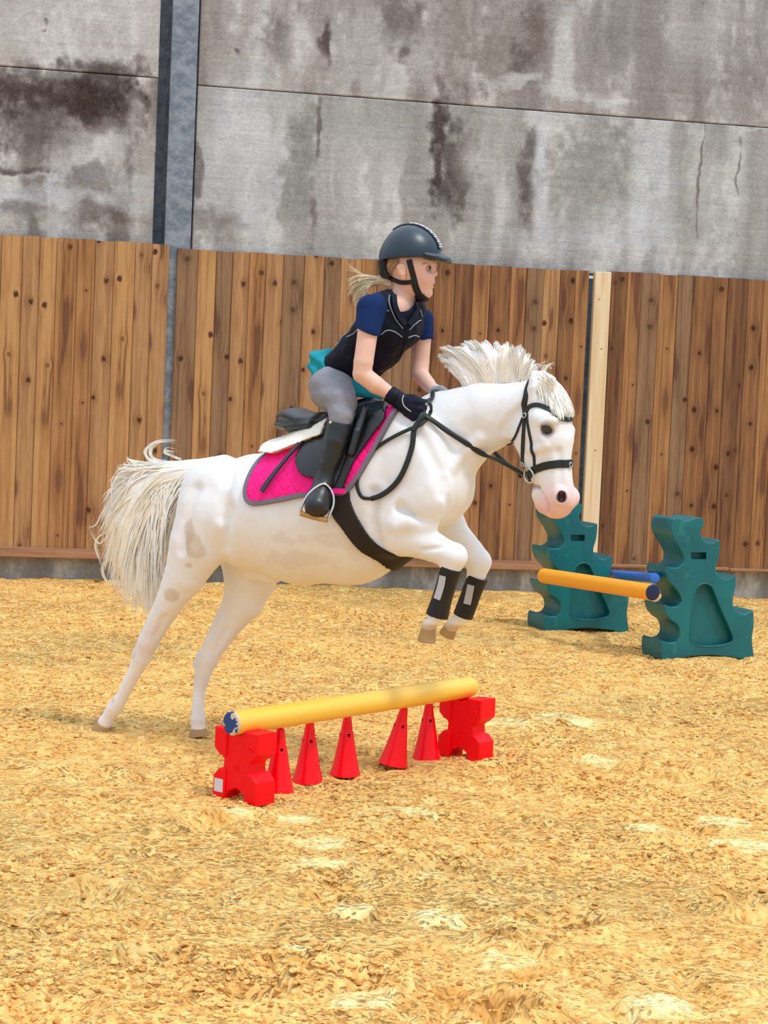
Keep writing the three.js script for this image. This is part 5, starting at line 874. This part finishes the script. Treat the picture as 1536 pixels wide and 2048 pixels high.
// riding hat
{
  const hat = new THREE.Group(); hat.name = 'riding_hat'; const hp = at(FF, 820, 510); hat.position.copy(hp.clone().sub(rider.position)); hat.userData.label = 'dark matt riding hat with peak and chin harness'; rider.add(hat);
  const S = new Solid(); run(S, FF, [[816, 516, 0, 55, .092]], 0.02); run(S, FF, [[828, 512, 0, 55, .09]], 0.02); run(S, FF, [[818, 500, 0, 49, .08]], 0.02);
  run(S, FF, [[800, 520, 0, 40, .085]], 0.02);
  const brim = halfSpace(at(FF, 757, 524), at(FF, 880, 516), FF.n, at(FF, 820, 470)), inner = new Solid(); run(inner, FF, [[815, 523, 0, 48.5, .076]], 0.02);
  const SH = custom([S, inner], ([f, q]) => (x, y, z) => Math.max(f(x, y, z), brim(x, y, z), -q(x, y, z))), [lo, hi] = boundsOf(S, 0.02);
  const hatM = std(0x0b2836, 0.4, { clearcoat: 0.35, clearcoatRoughness: 0.35 }), blk = std(0x0b0c0f, 0.6);
  part(hat, 'shell', meshOf(SH, lo, hi, 0.0036, { n: FF.n }), hatM);
  const pk = new Solid(); run(pk, FF, [[862, 513, 0, 11, .078], [880, 517, 0, 10, .068], [893, 521, 0, 8, .05]], 0.02); const under = new Solid(); run(under, FF, [[846, 534, 0, 30, .066], [868, 531, 0, 11.5, .062], [890, 531, 0, 8, .055]], 0.02);
  const [l2, h2] = boundsOf(pk); part(hat, 'peak', meshOf(custom([pk, under, inner], ([f, u, q]) => (x, y, z) => Math.max(f(x, y, z), -u(x, y, z), -q(x, y, z))), l2, h2, 0.0028, { n: FF.n }), hatM);
  // centre strip with studs
  const HS = custom([S], ([f]) => f), mid = []; for (let k = 0; k <= 22; k++) { const a = mix(2.15, 0.2, k / 22), p = at(FF, 821 + 66 * Math.cos(a), 512 - 66 * Math.sin(a)); mid.push(lift(HS, p, 0.001)); }
  part(hat, 'centre_strip', band(mid, (t) => 0.034 - 0.008 * Math.abs(t - .4), 0.004, mid.map((p) => grad(HS.d, p))), std(0x20262c, 0.3, { clearcoat: 0.6 }));
  const studs = []; for (let k = 7; k <= 21; k++) for (const o of [-0.009, 0, 0.009]) { const p = mid[k].clone().addScaledVector(FF.n, o + (k % 2 ? 0.003 : -0.003)); lift(HS, p, 0.0055); const g = new THREE.IcosahedronGeometry(0.0034, 1); g.translate(p.x, p.y, p.z); studs.push(g); }
  part(hat, 'crystal_studs', mergeGeometries(studs), std(0xe6ebee, 0.12, { metalness: 0.6 }), { kind: 'stuff', label: 'sparkling pale studs on the centre strip' });
  // harness
  const HB = custom([body], ([f]) => f), sv = (l) => l.map(([x, y]) => survey(body, x, y));
  const strapIt = (l, w, t = 0.0035) => { for (const f of [(p) => p, mirrorF]) { const pts = sv(l).map(f); part(hat, 'harness_strap', strapOn(body, pts, w, t, 0.0015, 20), blk); } };
  strapIt([[818, 520], [822, 535], [826, 550], [830, 566]], 0.02); strapIt([[828, 562], [832, 576], [838, 588], [846, 594]], 0.024); strapIt([[770, 546], [786, 558], [804, 565], [828, 563]], 0.016);
  const cup = new Solid(); run(cup, FF, [[832, 578, 0, 10, .034], [839, 590, 0, 11, .03], [850, 596, 0, 8, .022]], 0.01); const [l3, h3] = boundsOf(cup); part(hat, 'chin_cup', meshOf(cup, l3, h3, 0.003), blk);
  const pad = new Solid(); run(pad, FF, [[776, 526, 0, 16, .072], [776, 545, 0, 15, .064], [786, 556, 0, 8, .062]], 0.02); const [l4, h4] = boundsOf(pad); part(hat, 'neck_pad', meshOf(pad, l4, h4, 0.004), blk);
}
// hair
{
  const hair = new Soup(), tone = () => { const t = rnd(); return mixc([0.7, 0.5, 0.28], [0.95, 0.85, 0.62], t).map((v) => v * rr(.8, 1)); };
  for (let i = 0; i < 380; i++) {
    const y0 = rr(548, 572), w0 = rr(-.03, .03), s = rnd(), tipx = s < 0.55 ? rr(694, 716) : rr(704, 728), tipy = s < 0.55 ? rr(556, 592) : rr(586, 612), w = rr(-.035, .035);
    hair.tube(bez([at(FF, 782, y0, w0), at(FF, 752, 566 + rr(-6, 6), w0 * .5), at(FF, s < 0.55 ? rr(712, 730) : rr(722, 738), s < .55 ? rr(534, 560) : rr(548, 566), w), at(FF, tipx, tipy, w)], 10), (t) => 0.0021 * (t > .6 ? 1 - (t - .6) * 2 : 1), 4, tone());
  }
  for (let i = 0; i < 14; i++) hair.tube(bez([at(FF, 750, 560, 0), at(FF, 725, 552, rr(-.02, .02)), at(FF, rr(708, 720), rr(535, 548), rr(-.02, .02)), at(FF, rr(692, 706), rr(524, 540), rr(-.02, .02))], 8), (t) => 0.0009 * (1 - t * .6), 4, tone());
  part(rider, 'ponytail', hair.geo(), hairM, { label: 'blonde ponytail flying out behind' });
  const side2 = new Soup(), dk = () => mixc([0.3, 0.17, 0.09], [0.55, 0.36, 0.2], rnd());
  for (const f of [(p) => p, mirrorF]) for (let i = 0; i < 90; i++) { const x0 = rr(774, 800), y0 = rr(516, 528), x1 = rr(768, 784), y1 = rr(550, 566); const pts = smooth([[x0, y0], [mix(x0, x1, .5) - 2, mix(y0, y1, .4)], [x1, y1]].map(([x, y]) => f(survey(body, x, y))), 8).map((p) => lift(body, p, 0.002 + 0.001 * (i % 4))); side2.tube(pts, () => 0.0014, 4, dk()); }
  part(rider, 'hair', side2.geo(), std(0xffffff, 0.6, { vertexColors: true }), { label: 'brown hair drawn back over the ear' });
}
renderer.render(scene, camera);
